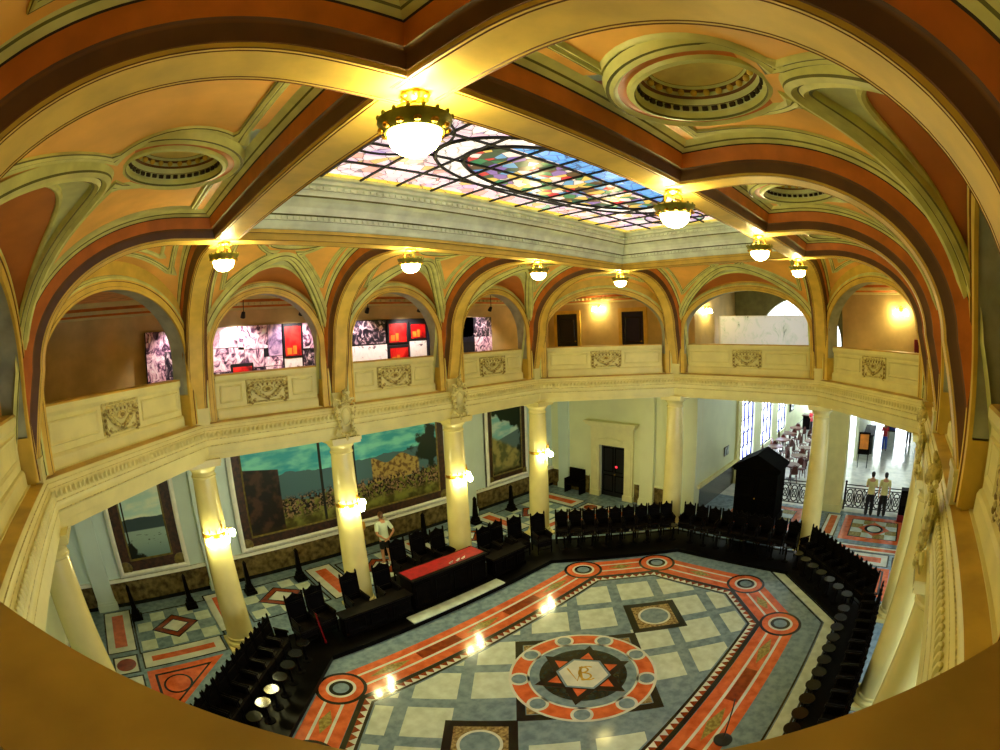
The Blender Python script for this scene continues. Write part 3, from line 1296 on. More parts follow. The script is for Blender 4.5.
# end wall of the recess with a half-round window
mb = MB()
yc, r, zb = -.6, 2.05, 6.75
pts = [(yc + r * math.cos(PI * i / 24), zb + r * .95 * math.sin(PI * i / 24)) for i in range(25)]
rows = []
for y, z in pts:
    dy, dz = y - yc, z - zb
    t = 1e9
    if dy > 1e-6:
        t = min(t, (2.8 - yc) / dy)
    if dy < -1e-6:
        t = min(t, (-3.5 - yc) / dy)
    if dz > 1e-6:
        t = min(t, (9.3 - zb) / dz)
    rows.append([(RX1, y, z), (RX1, yc + dy * t, zb + dz * t)])
mb.strip(rows, 0, smooth=False)
mb.strip([[(RX1, y, z), (RX1 + .3, y, z)] for y, z in pts], 0)
for ya, yb_ in ((-3.5, yc - r), (yc + r, 2.8)):
    mb.box((RX1, ya, 5.8), (RX1 + .2, yb_, zb))
mb.box((RX1, -3.5, 5.8), (RX1 + .2, 2.8, 5.95))
pts = [(yc + r, 5.95)] + pts + [(yc - r, 5.95)]
struct(mb.build('wall_recess_end', mat('dim_olive_wall', (112, 110, 64), .6)))
DAY = emis('daylight_pane', (236, 246, 255), K_DAY)
w1 = struct(MB().prism([(y, z) for y, z in pts], 0, .03, 0, Matrix(((0, 0, 1, RX1 + .25), (1, 0, 0, 0), (0, 1, 0, 0), (0, 0, 0, 1)))).build('window_1', emis('dim_daylight_pane', (240, 248, 255), K_DAY * .3)))
mb = MB()
for i in range(1, 6):
    a = PI * i / 6
    mb.tube([(RX1 + .22, yc, zb), (RX1 + .22, yc + r * math.cos(a), zb + r * .95 * math.sin(a))], .025, 6)
mb.tube([(RX1 + .22, yc + .9 * math.cos(PI * i / 16), zb + .85 * math.sin(PI * i / 16)) for i in range(17)], .025, 6)
mb.build('window_frame', WHITE, w1)
# cornice of the gallery wall
for nm, a, c, n in (('trim_2', (XW, YW), (XE, YW), (0, -1)), ('trim_3', (XE, YW), (XE, 2.6), (-1, 0)), ('trim_4', (XE, -3.3), (XE, -YW), (-1, 0)), ('trim_5', (XW, -YW), (XW, YW), (1, 0))):
    mb = MB()
    prof = [(0, 8.55), (.03, 8.56), (.03, 8.62), (.08, 8.68), (.08, 8.78), (.16, 8.86), (.16, 8.92), (.22, 9.0)]
    rows = [[(p[0] + n[0] * q[0], p[1] + n[1] * q[0], q[1]) for q in prof] for p in (a, c)]
    mb.strip(rows, [0, 0, 1, 0, 1, 0, 0], smooth=False)
    L = math.hypot(c[0] - a[0], c[1] - a[1])
    nb = int(L / .2)
    for i in range(nb):
        t = (i + .5) / nb
        x, y = a[0] + (c[0] - a[0]) * t, a[1] + (c[1] - a[1]) * t
        x, y = x + n[0] * .12, y + n[1] * .12
        mb.box((x - .05, y - .05, 8.69), (x + .05, y + .05, 8.77), 0)
    struct(mb.build(nm, [CREAM, ORG]))
# gallery doors (dark), far left chamfer view
for i, (y0, y1) in enumerate(((8.28, 9.45), (4.88, 5.93))):
    d = struct(MB().bbox((XE - .03, (y0 + y1) / 2, 6.97), (.06, y1 - y0, 2.3)).build('door_%d' % (i + 1), mat('black_door', (14, 14, 20), .3)))
    mb = MB()
    for lo, hi in (((y0 - .16, 5.82), (y0, 8.12)), ((y1, 5.82), (y1 + .16, 8.12)), ((y0 - .16, 8.12), (y1 + .16, 8.28))):
        mb.box((XE - .07, lo[0], lo[1]), (XE, hi[0], hi[1]))
    mb.build('door_frame', OCH, d)
    mb = MB()
    mb.ball((XE - .09, y0 + .1, 6.9), .035, 0, 8)
    mb.build('door_handle', BRASS, d)
    mb = MB()
    for z0, z1 in ((5.95, 6.7), (6.85, 7.9)):
        rect_frame(mb, y0 + .15, y1 - .15, z0, z1, 0, .05, .02, 0, Matrix(((0, -1, 0, XE - .06), (1, 0, 0, 0), (0, 0, 1, 0), (0, 0, 0, 1))))
    mb.build('door_panel', BLKMARB, d)

# gallery wall sconces
UPG = emis('gallery_sconce_glass', (255, 232, 160), K_UPSCONCE)


def make_upsconce(label):
    t = thing('gallery_sconce', label, 'wall lamp', (0, 0, 0), 0, 'sconces on the gallery walls')
    mb = MB()
    mb.lathe([(.001, 0), (.09, 0), (.08, .02), (.05, .035), (.001, .04)], 14, M=RX(-PI / 2))
    mb.build('wall_plate', BRASS, t)
    for sg in (-1, 1):
        mb = MB()
        mb.tube([(0, .03, .03), (sg * .08, .12, .08), (sg * .16, .16, .05), (sg * .18, .16, -.02)], .014, 6)
        a = mb.build('arm', BRASS, t)
        mb = MB()
        mb.lathe([(.02, .0), (.05, -.03), (.085, -.11), (.10, -.17), (.06, -.19), (.001, -.20)], 14, M=TR(sg * .18, .16, -.02))
        mb.build('glass_shade', UPG, a)
    KIDS[t.name] = list(t.children)
    return t


u0 = make_upsconce('lit twin-shade sconce between the two black gallery doors')
u0.location = (XE, 7.1, 8.4)
u0.rotation_euler = (0, 0, PI / 2)
dup(u0, (11.75, 2.6, 8.2), PI, 'lit sconce on the brown wall beside the white window')
dup(u0, (XE, -5.55, 8.08), PI / 2, 'lit sconce on the brown wall inside the arch at far right')
# small red cabinet on the wall in the last arch
t = thing('fire_cabinet', 'narrow dark red cabinet on the gallery wall in the right arch', 'cabinet', (XE - .08, -6.25, 6.2))
MB().bbox((0, 0, .45), (.16, .42, .9)).build('case', mat('dark_red_paint', (110, 12, 18), .4), t)
MB().bbox((-.085, 0, .45), (.02, .34, .8)).build('door', mat('dark_red_paint', (110, 12, 18), .4), t)
MB().bbox((-.105, .12, .45), (.02, .03, .1)).build('handle', BRASS, t)

# ------------------------------------------------------------------ photograph display in the gallery


def photo_mat(name, stops, scale=3.0, dist=1.5):
    if name in MATS:
        return MATS[name]
    m = bpy.data.materials.new(name)
    m.use_nodes = True
    nt = m.node_tree
    b = nt.nodes['Principled BSDF']
    tc = nt.nodes.new('ShaderNodeTexCoord')
    mp = nt.nodes.new('ShaderNodeMapping')
    mp.inputs['Scale'].default_value = (1, 1, .75)
    nt.links.new(tc.outputs['Object'], mp.inputs[0])
    nz = nt.nodes.new('ShaderNodeTexNoise')
    nz.inputs['Scale'].default_value = scale
    nz.inputs['Detail'].default_value = 6
    nz.inputs['Roughness'].default_value = .62
    nz.inputs['Distortion'].default_value = dist
    nt.links.new(mp.outputs[0], nz.inputs[0])
    r = nt.nodes.new('ShaderNodeValToRGB')
    e = r.color_ramp.elements
    e[0].position, e[0].color = stops[0][0], (*lin(stops[0][1]), 1)
    e[1].position, e[1].color = stops[1][0], (*lin(stops[1][1]), 1)
    for p_, c_ in stops[2:]:
        q = e.new(p_)
        q.color = (*lin(c_), 1)
    nt.links.new(nz.outputs['Fac'], r.inputs[0])
    nt.links.new(r.outputs[0], b.inputs['Base Color'])
    b.inputs['Roughness'].default_value = .35
    MATS[name] = m
    return m


PH_PINK = photo_mat('pink_photo_print', [(.36, (30, 10, 30)), (.44, (120, 80, 110)), (.5, (226, 176, 196)), (.58, (250, 226, 232)), (.7, (255, 250, 250))], 3.4, 2)
PH_PALE = photo_mat('pale_photo_print', [(.34, (60, 40, 60)), (.42, (220, 170, 190)), (.52, (252, 234, 238)), (.7, (255, 252, 250))], 2.2, 1)
PH_VIO = photo_mat('violet_photo_print', [(.38, (50, 36, 66)), (.48, (150, 120, 160)), (.6, (214, 178, 206)), (.7, (240, 220, 236))], 3, 1)
PH_DARK = photo_mat('dark_photo_print', [(.42, (10, 10, 20)), (.5, (40, 30, 50)), (.57, (170, 140, 150)), (.66, (250, 236, 232))], 4, 2)
PH_NAVY = photo_mat('navy_panel', [(.4, (8, 10, 24)), (.55, (22, 26, 50)), (.7, (60, 66, 96))], 2, 1)
PH_RED = photo_mat('red_showcase', [(.35, (90, 0, 4)), (.5, (200, 10, 16)), (.65, (250, 50, 40))], 2, .5)
PH_WHITE = photo_mat('white_print', [(.36, (120, 100, 110)), (.42, (250, 240, 236)), (.7, (255, 255, 250))], 5, 1)
YB = 9.7
disp = thing('photo_display_wall', 'long gallery display wall covered with pink old photographs and red boxes', 'display', (0, YB, 6.0))
MB().bbox((.1, .1, 1.0), (13.3, .16, 2.12)).build('backing_board', mat('black_board', (18, 16, 22), .5), disp)
PRINTS = [(-6.52, -5.95, .3, 2.05, PH_PINK), (-5.93, -5.62, .5, 1.45, PH_DARK), (-5.93, -5.0, 1.47, 2.05, PH_PINK), (-5.6, -4.8, .3, 1.45, PH_PINK),
          (-4.78, -3.6, 1.45, 2.05, PH_PALE), (-4.78, -3.4, .75, 1.43, PH_PINK), (-3.58, -2.6, 1.35, 2.05, PH_PINK), (-4.78, -3.9, .3, .73, PH_DARK), (-2.58, -2.12, 1.1, 2.05, PH_VIO), (-3.38, -2.75, .8, 1.33, PH_PINK), (-2.73, -2.12, .8, 1.08, PH_PINK), (-3.1, -2.75, .3, .78, PH_DARK), (-1.38, -.5, 1.25, 2.05, PH_PINK), (-2.05, -1.45, .4, .98, PH_WHITE), (-1.4, -.5, .5, 1.2, PH_DARK), (-2.7, -2.1, .4, .78, PH_PINK),
          (.25, 1.7, 1.25, 2.03, PH_DARK), (.25, 1.75, .45, 1.2, PH_WHITE), (-.45, .2, .4, 2.05, PH_PINK), (2.72, 3.45, .45, 1.25, PH_WHITE), (3.5, 5.1, .3, 2.05, PH_NAVY), (5.15, 5.75, 1.1, 2.05, PH_NAVY), (5.15, 6.72, 1.3, 2.05, PH_DARK), (5.8, 6.72, .45, 1.28, PH_PINK)]
for x0, x1, z0, z1, m in PRINTS:
    MB().box((x0, -.012 + .0, z0), (x1, .03, z1)).build('photo_print', m, disp)
for x0, x1, z0, z1 in ((-2.08, -1.42, 1.0, 2.06), (-3.86, -3.12, .35, .95), (1.78, 2.62, 1.2, 2.0), (1.8, 2.66, .45, 1.15), (2.7, 3.45, 1.3, 1.95)):
    mb = MB()
    mb.bbox(((x0 + x1) / 2, -.0, (z0 + z1) / 2), (x1 - x0, .1, z1 - z0), 1)
    mb.box((x0 + .06, -.056, z0 + .05), (x1 - .06, -.05, z1 - .1), 0)
    mb.box((x0 + .12, -.06, z0 + .1), (x0 + .28, -.056, z0 + .3), 2)
    mb.box((x0 + .32, -.06, z0 + .1), (x0 + .44, -.056, z0 + .36), 2)
    mb.build('red_box', [PH_RED, mat('black_board', (18, 16, 22)), mat('amber_print', (220, 130, 40), .4)], disp)
# small hanging spotlights above it
def make_track(label):
    t = thing('hanging_spotlight', label, 'spotlight', (0, 0, 0), 0, 'spotlights over the photo display')
    MB().lathe([(.012, 0), (.012, .62)], 8).build('rod', IRON, t)
    mb = MB()
    mb.lathe([(.03, .02), (.055, .0), (.07, -.10), (.075, -.16), (.06, -.16), (.001, -.12)], 14, M=RX(math.radians(35)))
    mb.build('shade', IRON, t)
    KIDS[t.name] = list(t.children)
    l = bpy.data.lights.new('spot', 'SPOT')
    l.energy = 160
    l.color = (1, .86, .84)
    l.spot_size = math.radians(110)
    l.spot_blend = .6
    l.shadow_soft_size = .05
    lo = bpy.data.objects.new('spot_beam', l)
    COL.objects.link(lo)
    lo.parent = t
    lo.location = (0, .08, -.16)
    lo.rotation_euler = (math.radians(32), 0, 0)
    KIDS[t.name] = list(t.children)
    return t


tr0 = make_track('small black spotlight hanging over the pink photographs, left arch')
tr0.location = (-1.75, 8.8, 8.4)
for x, lab in ((.55, 'small black spotlight hanging over the dark photograph left of the red boxes'), (-5.4, 'black spotlight over the left end of the photo wall'), (-3.6, 'black spotlight over the red box of the photo wall'), (2.6, 'black spotlight over the navy panel of the photo wall'), (5.9, 'black spotlight over the right end of the photo wall')):
    dup(tr0, (x, 8.8, 8.4), 0, lab)
# bright printed board in the far recess
t = thing('white_print_board', 'wide pale translucent printed board standing before the bright arched window', 'display', (13.0, .2, 5.84))
pb = photo_mat('pale_board_print', [(.30, (90, 100, 90)), (.36, (230, 240, 226)), (.5, (255, 255, 250))], 2.5, 1)
nt = pb.node_tree
tl = nt.nodes.new('ShaderNodeBsdfTranslucent')
ms_ = nt.nodes.new('ShaderNodeMixShader')
ms_.inputs[0].default_value = .45
src = nt.nodes['Principled BSDF'].inputs['Base Color'].links[0].from_socket
nt.links.new(src, tl.inputs[0])
nt.links.new(nt.nodes['Principled BSDF'].outputs[0], ms_.inputs[1])
nt.links.new(tl.outputs[0], ms_.inputs[2])
nt.links.new(ms_.outputs[0], nt.nodes['Material Output'].inputs[0])
mb = MB()
mb.add([(0, -2.2, .68), (0, 2.2, .68), (0, 2.2, 2.02), (0, -2.2, 2.02)], [(0, 1, 2, 3)])
mb.build('board', pb, t)
mb = MB()
for lo, hi in (((-2.24, .64), (2.24, .68)), ((-2.24, 2.02), (2.24, 2.05)), ((-2.24, .64), (-2.2, 2.05)), ((2.2, .64), (2.24, 2.05))):
    mb.box((-.02, lo[0], lo[1]), (.02, hi[0], hi[1]))
mb.build('board_frame', WHITE, t)
for y in (-2.0, 2.0):
    MB().bbox((0, y, .34), (.4, .06, .68)).build('foot', IRON, t)

# ------------------------------------------------------------------ floor with marble inlays
MEDO = [(-5.984, -1.585), (-5.984, 1.585), (-4.254, 3.286), (4.254, 3.286), (5.984, 1.585), (5.984, -1.585), (4.254, -3.286), (-4.254, -3.286)]


def offs(polyg, o):
    """offset a convex polygon outward; o one value or one per side (side i joins vertex i and i+1)"""
    n = len(polyg)
    oo = o if isinstance(o, (list, tuple)) else [o] * n
    lines = []
    for i in range(n):
        a, c = Vector(polyg[i]), Vector(polyg[(i + 1) % n])
        d = (c - a).normalized()
        nr = Vector((-d.y, d.x))
        if nr.dot((a + c) / 2) < 0:
            nr = -nr
        lines.append((nr, nr.dot(a) + oo[i]))
    out = []
    for i in range(n):
        (n1, c1), (n2, c2) = lines[i - 1], lines[i]
        det = n1.x * n2.y - n1.y * n2.x
        out.append(((c1 * n2.y - c2 * n1.y) / det, (n1.x * c2 - n2.x * c1) / det))
    return out


def clip(poly_, conv):
    """Sutherland-Hodgman against a convex polygon around the origin"""
    out = list(poly_)
    n = len(conv)
    for i in range(n):
        a, c = Vector(conv[i]), Vector(conv[(i + 1) % n])
        d = (c - a)
        nr = Vector((-d.y, d.x))
        if nr.dot(a) < 0:
            nr = -nr
        k = nr.dot(a)
        res = []
        for j in range(len(out)):
            p, q = Vector(out[j]), Vector(out[(j + 1) % len(out)])
            ip, iq = nr.dot(p) <= k, nr.dot(q) <= k
            if ip:
                res.append(tuple(p))
            if ip != iq:
                t = (k - nr.dot(p)) / (nr.dot(q) - nr.dot(p))
                res.append(tuple(p + (q - p) * t))
        out = res
        if not out:
            return []
    return out


FM = [MB_GREY, MB_IVORY, MB_ORG, MB_RED, MB_BLK, MB_WHT, MB_DGR, MB_BRC, MB_OLV, MB_GOLD]
GREY, IV, OR, RD, BK, WH, DG, BR, OL, GO = range(10)
fl = MB()
fl.box((-14, -11, -.2), (46, 12, 0), GREY)
EPS = .0012


def ringpoly(o0, o1, lev, mi):
    a, c = offs(MEDO, o0), offs(MEDO, o1)
    z = EPS * lev
    for i in range(8):
        j = (i + 1) % 8
        fl.add([(*a[i], z), (*a[j], z), (*c[j], z), (*c[i], z)], [(0, 1, 2, 3)], mi)


def disc(cx, cy, r, lev, mi, r0=0.0, n=32):
    z = EPS * lev
    if r0 == 0:
        fl.poly([(cx + r * math.cos(2 * PI * i / n), cy + r * math.sin(2 * PI * i / n)) for i in range(n)], z, mi)
    else:
        for i in range(n):
            a, c = 2 * PI * i / n, 2 * PI * (i + 1) / n
            fl.add([(cx + r0 * math.cos(a), cy + r0 * math.sin(a), z), (cx + r * math.cos(a), cy + r * math.sin(a), z), (cx + r * math.cos(c), cy + r * math.sin(c), z), (cx + r0 * math.cos(c), cy + r0 * math.sin(c), z)], [(0, 1, 2, 3)], mi)


def rect(x0, y0, x1, y1, lev, mi):
    fl.poly([(x0, y0), (x1, y0), (x1, y1), (x0, y1)], EPS * lev, mi)


def diamond(cx, cy, h, lev, mi, k=1.0):
    fl.poly([(cx + h, cy), (cx, cy + h * k), (cx - h, cy), (cx, cy - h * k)], EPS * lev, mi)


inner = offs(MEDO, -.90)
# ivory squares set diagonally
for i in range(-9, 10):
    for j in range(-9, 10):
        cx, cy = 2.165 + (i - j) * .475, 1.21 + (i + j) * .475
        if (i + j) % 2 or True:
            pass
for i in range(-8, 9):
    for j in range(-8, 9):
        cx, cy = 2.165 + i * .93 - j * .93, 1.21 + i * .85 + j * .85
        if abs(cx) + abs(cy) < 2.5:
            continue
        if abs(abs(cx) - 3.1) + abs(cy) < 1.0:
            continue
        sq = [(cx + .70, cy), (cx, cy + .66), (cx - .70, cy), (cx, cy - .66)]
        c_ = clip(sq, inner)
        if len(c_) > 2:
            fl.poly(c_, EPS * 1, IV)
# black diagonal squares
for cx in (-3.1, 3.1):
    diamond(cx, 0, 1.02, 2, BK)
    diamond(cx, 0, .76, 3, BR)
    disc(cx, 0, .44, 4, WH)
    disc(cx, 0, .38, 5, GREY)
diamond(0, 0, 2.12, 2, BK)
diamond(0, 0, 1.86, 3, GREY)
for sx in (-1, 1):
    for sy in (0, 1):
        a = (sx * 1.45, 0) if sy == 0 else (0, sx * 1.45)
        diamond(a[0], a[1], .38, 4, BR)
# star roundel
disc(0, 0, 1.66, 5, WH, n=64)
disc(0, 0, 1.60, 6, OR, n=64)
disc(0, 0, 1.25, 7, WH, n=64)
disc(0, 0, 1.20, 8, MB_GREY and GREY, n=64)
disc(0, 0, .98, 9, DG, n=64)
for i in range(9):
    a = 2 * PI * i / 9 + .3
    disc(1.43 * math.cos(a), 1.43 * math.sin(a), .235, 7, WH, n=24)
    disc(1.43 * math.cos(a), 1.43 * math.sin(a), .17, 8, GREY, n=24)
for s_ in (0, 1):
    tri = [(1.14 * math.cos(PI / 2 + PI / 6 * (2 * 0) + s_ * PI + i * 2 * PI / 3 + PI / 2 - PI / 2), 1.14 * math.sin(PI / 2 + s_ * PI + i * 2 * PI / 3)) for i in range(3)]
    for i in range(3):
        p, q = Vector(tri[i]), Vector(tri[(i + 1) % 3])
        d = (q - p).normalized()
        nr = Vector((-d.y, d.x))
        if nr.dot(p) > 0:
            nr = -nr
        fl.poly([p, q, q + nr * .15 - d * .26, p + nr * .15 + d * .26], EPS * (11 + s_), BK)
for i in range(6):
    a = PI / 2 + i * PI / 3
    R_, r_ = 1.14, 1.14 / 3 ** .5
    p = Vector((R_ * math.cos(a), R_ * math.sin(a)))
    q1 = Vector((r_ * math.cos(a + PI / 6), r_ * math.sin(a + PI / 6)))
    q2 = Vector((r_ * math.cos(a - PI / 6), r_ * math.sin(a - PI / 6)))
    fl.poly([p, q1, q2], EPS * 10, RD if False else OR)
hexa = lambda r: [(r * math.cos(i * PI / 3), r * math.sin(i * PI / 3)) for i in range(6)]
fl.poly(hexa(.62), EPS * 13, GREY)
fl.poly(hexa(.56), EPS * 14, WH)
# gold interlaced monogram in the hexagon


def stroke(pts, w, lev, mi):
    z = EPS * lev
    L, R = [], []
    for i, p in enumerate(pts):
        a = Vector(pts[max(0, i - 1)])
        c = Vector(pts[min(len(pts) - 1, i + 1)])
        d = (c - a).normalized()
        nr = Vector((-d.y, d.x)) * w / 2
        L.append(Vector(p) + nr)
        R.append(Vector(p) - nr)
    for i in range(len(pts) - 1):
        fl.add([(*L[i], z), (*R[i], z), (*R[i + 1], z), (*L[i + 1], z)], [(0, 1, 2, 3)], mi)


# letters face the camera corner: local frame rotated
ux, uy = Vector((.70, -.71)), Vector((.71, .70))


def mono(pts):
    return [tuple(ux * p[0] + uy * p[1]) for p in pts]


stroke(mono([(-.05 + .17 * math.cos(a), .14 + .11 * math.sin(a)) for a in [-PI / 2 + PI * i / 10 for i in range(11)]]), .045, 15, GO)
stroke(mono([(-.05 + .21 * math.cos(a), -.11 + .14 * math.sin(a)) for a in [-PI / 2 + PI * i / 10 for i in range(11)]]), .045, 15, GO)
stroke(mono([(-.05, -.26), (-.05, .27)]), .045, 15, GO)
stroke(mono([(-.34, .24), (-.16, -.26), (.0, .28)]), .04, 16, GO)
stroke(mono([(.10 + .20 * math.cos(a), .0 + .26 * math.sin(a)) for a in [PI * .3 + PI * 1.4 * i / 14 for i in range(15)]]), .04, 16, GO)
# border
ringpoly(-.86, -.79, 2, BK)
ringpoly(-.79, -.63, 2, WH)
ringpoly(-.63, -.51, 3, BK)
ringpoly(-.50, .47, 2, OR)
ringpoly(-.235, -.165, 3, WH)
ringpoly(.165, .235, 3, WH)
ringpoly(1.10, 1.15, 2, BK)
ringpoly(1.18, 1.46, 2, IV)
ringpoly(1.47, 1.52, 2, BK)
a_, c_ = offs(MEDO, -.79), offs(MEDO, -.63)
for i in range(8):
    j = (i + 1) % 8
    p, q, r_, s_ = Vector(a_[i]), Vector(a_[j]), Vector(c_[i]), Vector(c_[j])
    n = max(2, int((q - p).length / .2))
    for t in range(n):
        u0, u1, um = t / n, (t + 1) / n, (t + .5) / n
        fl.poly([r_.lerp(s_, u0), r_.lerp(s_, u1), p.lerp(q, um)], EPS * 3, RD)
for i, (x, y) in enumerate(MEDO):
    disc(x, y, .60, 4, BK)
    disc(x, y, .52, 5, OR)
    disc(x, y, .35, 6, WH)
    disc(x, y, .28, 7, BK)
    disc(x, y, .19, 8, GREY)
for i in range(8):
    j = (i + 1) % 8
    p, q = Vector(MEDO[i]), Vector(MEDO[j])
    L = (q - p).length
    d = (q - p).normalized()
    nr = Vector((-d.y, d.x))
    if L > 5:
        spec = [('d', 1.35), ('r', 2.8), ('d', 4.25), ('r', 5.7), ('d', 7.15)]
    else:
        spec = [('d', L / 2)]
    for kk, t in spec:
        m = p + d * t
        if kk == 'd':
            w = .58 if L > 5 else .4
            fl.poly([m + d * w, m + nr * .15, m - d * w, m - nr * .15], EPS * 4, OL)
        else:
            fl.poly([m + d * .62 + nr * .15, m - d * .62 + nr * .15, m - d * .62 - nr * .15, m + d * .62 - nr * .15], EPS * 4, RD)
# aisle mosaics


def framed(x0, y0, x1, y1, mi, b1=.10, b2=.24):
    rect(x0 - b2 - .05, y0 - b2 - .05, x1 + b2 + .05, y1 + b2 + .05, 1, BK)
    rect(x0 - b2, y0 - b2, x1 + b2, y1 + b2, 2, WH if mi in (OR, RD) else GREY)
    rect(x0 - b1 - .0, y0 - b1, x1 + b1, y1 + b1, 3, WH)
    rect(x0, y0, x1, y1, 4, mi)


def checker(x0, y0, x1, y1):
    rect(x0 - .14, y0 - .14, x1 + .14, y1 + .14, 1, BK)
    rect(x0 - .08, y0 - .08, x1 + .08, y1 + .08, 2, GREY)
    n, m = 5, 4
    for i in range(n):
        for j in range(m):
            if (i + j) % 2 == 0:
                rect(x0 + (x1 - x0) * i / n, y0 + (y1 - y0) * j / m, x0 + (x1 - x0) * (i + 1) / n, y0 + (y1 - y0) * (j + 1) / m, 3, IV)
    cx, cy = (x0 + x1) / 2, (y0 + y1) / 2
    diamond(cx, cy, .78, 4, BK, .9)
    diamond(cx, cy, .70, 5, RD, .9)
    diamond(cx, cy, .46, 6, BK, .9)
    diamond(cx, cy, .40, 7, WH, .9)


for sy in (1, -1):
    for x in (-5.6, -1.85, 1.85, 5.6):
        y0, y1 = sorted((sy * 7.45, sy * 9.3))
        framed(x - .2, y0, x + .2, y1, OR)
    for xc in (-3.72, 0, 3.72):
        y0, y1 = sorted((sy * 7.35, sy * 9.25))
        checker(xc - 1.15, y0, xc + 1.15, y1)
    for sx in (-1, 1):
        y0, y1 = sorted((sy * 7.1, sy * 9.15))
        checker(sx * 7.3 - 1.2, y0, sx * 7.3 + 1.2, y1)
        y0, y1 = sorted((sy * 6.5, sy * 6.75))
        framed(sx * 7.35 - .95, y0, sx * 7.35 + .95, y1, OR)
        y0, y1 = sorted((sy * 7.5, sy * 9.4))
        framed(sx * 9.15 - .2, y0, sx * 9.15 + .2, y1, OR)
        rect(sx * 9.1 - .4, sy * 6.57 - .45, sx * 9.1 + .4, sy * 6.57 + .45, 1, BK)
        rect(sx * 9.1 - .34, sy * 6.57 - .39, sx * 9.1 + .34, sy * 6.57 + .39, 2, WH)
        disc(sx * 9.1, sy * 6.57, .3, 3, RD)
        y0, y1 = sorted((sy * 3.9, sy * 5.7))
        framed(sx * 9.15 - .2, y0, sx * 9.15 + .2, y1, OR)
        T = [(sx * 8.55, sy * 6.08), (sx * 6.3, sy * 6.08), (sx * 8.55, sy * 3.7)]
        fl.poly(T, EPS * 1, OR)
        g = Vector((sum(p[0] for p in T) / 3, sum(p[1] for p in T) / 3))
        fl.poly([g + (Vector(p) - g) * .74 for p in T], EPS * 2, BK)
        fl.poly([g + (Vector(p) - g) * .64 for p in T], EPS * 3, OR)
        disc(g.x, g.y, .40, 4, BK)
        disc(g.x, g.y, .34, 5, OR)
# far mosaic before the gates
for y0, y1 in ((-6.55, -3.75), (-1.9, 1.2)):
    rect(10.6, y0, 13.15, y1, 1, OR)
    rect(10.95, y0 + .35, 12.8, y1 - .35, 2, BK)
    rect(11.0, y0 + .4, 12.75, y1 - .4, 3, IV)
    for i in range(4):
        for j in range(4):
            if (i + j) % 2:
                rect(11.0 + 1.75 * i / 4, y0 + .4 + (y1 - y0 - .8) * j / 4, 11.0 + 1.75 * (i + 1) / 4, y0 + .4 + (y1 - y0 - .8) * (j + 1) / 4, 4, OL)
    yc_ = (y0 + y1) / 2
    diamond(11.9, yc_, .7, 5, OR)
    disc(11.9, yc_, .42, 6, BK)
    disc(11.9, yc_, .3, 7, IV)
    framed(9.85, y0, 10.1, y1, OR, .06, .12)
framed(10.9, -3.4, 12.9, -3.1, OR, .06, .12)
# pale terrazzo of the cafe and the entrance
rect(13.5, -12, 45, 2.7, 1, WH)
struct(fl.build('floor', FM))

# ------------------------------------------------------------------ lower walls
DAYL = emis('daylight_pane', (236, 246, 255), K_DAY)


def wall_with_dado(name, a, c, n, m, z1=5.31):
    """wall from a to c (xy), n = normal into the room; marble wainscot with a white ledge on top"""
    a, c, n = Vector((*a, 0)), Vector((*c, 0)), Vector((*n, 0))
    d = (c - a)
    M = Matrix((d.normalized(), n, Vector((0, 0, 1)))).transposed().to_4x4()
    M.translation = a
    L = d.length
    mb = MB()
    mb.box((0, -.2, 0), (L, 0, z1), 0, M)
    mb.box((0, 0, 0), (L, .04, .84), 1, M)
    mb.box((0, 0, 0), (L, .06, .12), 2, M)
    mb.box((0, 0, .84), (L, .10, .95), 3, M)
    struct(mb.build(name, [m, WAINS, BLKMARB, WHITE]))
    return M


Mleft = wall_with_dado('wall_left', (XW, YW), (XE + .2, YW), (0, -1), BLUEW)
wall_with_dado('wall_right', (XW, -YW), (XE + 3, -YW), (0, 1), BLUEW)
wall_with_dado('wall_near', (XW, -YW), (XW, YW), (1, 0), GREENW)
# far wall left of the cafe opening, with the doorway
mb = MB()
for lo, hi in (((2.4, 0), (5.85, 5.31)), ((7.19, 0), (YW, 5.31)), ((5.85, 2.38), (7.19, 5.31))):
    mb.box((XE, lo[0], lo[1]), (XE + .3, hi[0], hi[1]), 0)
for y0, y1 in ((2.5, 4.35), (5.05, 5.35), (7.75, YW)):
    mb.box((XE - .03, y0, 0), (XE, y1, .84), 1)
    mb.box((XE - .06, y0, .84), (XE, y1, .9), 0)
struct(mb.build('wall_far', [GREENW, WAINS]))


def pilaster(name, lo, hi, m, base=True):
    mb = MB()
    mb.box((lo[0], lo[1], 0), (hi[0], hi[1], 5.31))
    if base:
        e = .04
        mb.box((lo[0] - e, lo[1] - e, 0), (hi[0] + e, hi[1] + e, .22))
        mb.box((lo[0] - e / 2, lo[1] - e / 2, .22), (hi[0] + e / 2, hi[1] + e / 2, .30))
        mb.box((lo[0] - e, lo[1] - e, 4.9), (hi[0] + e, hi[1] + e, 5.0))
    return struct(mb.build(name, m))


for x in (-9.4, -5.3, 5.3, 9.5):
    pilaster('wall_pilaster', (x - .32, YW - .18, 0), (x + .32, YW, 0), BLUEW)
pilaster('wall_pilaster', (XE - .16, 4.38, 0), (XE, 5.02, 0), GREENW)
pilaster('wall_pilaster', (XE - .12, 8.9, 0), (XE, 9.5, 0), BLUEW)
pilaster('wall_pilaster', (XE - .22, 2.4, 0), (XE, 3.7, 0), GREENW)
pilaster('wall_pilaster', (XW, 2.4, 0), (XW + .2, 3.2, 0), GREENW)
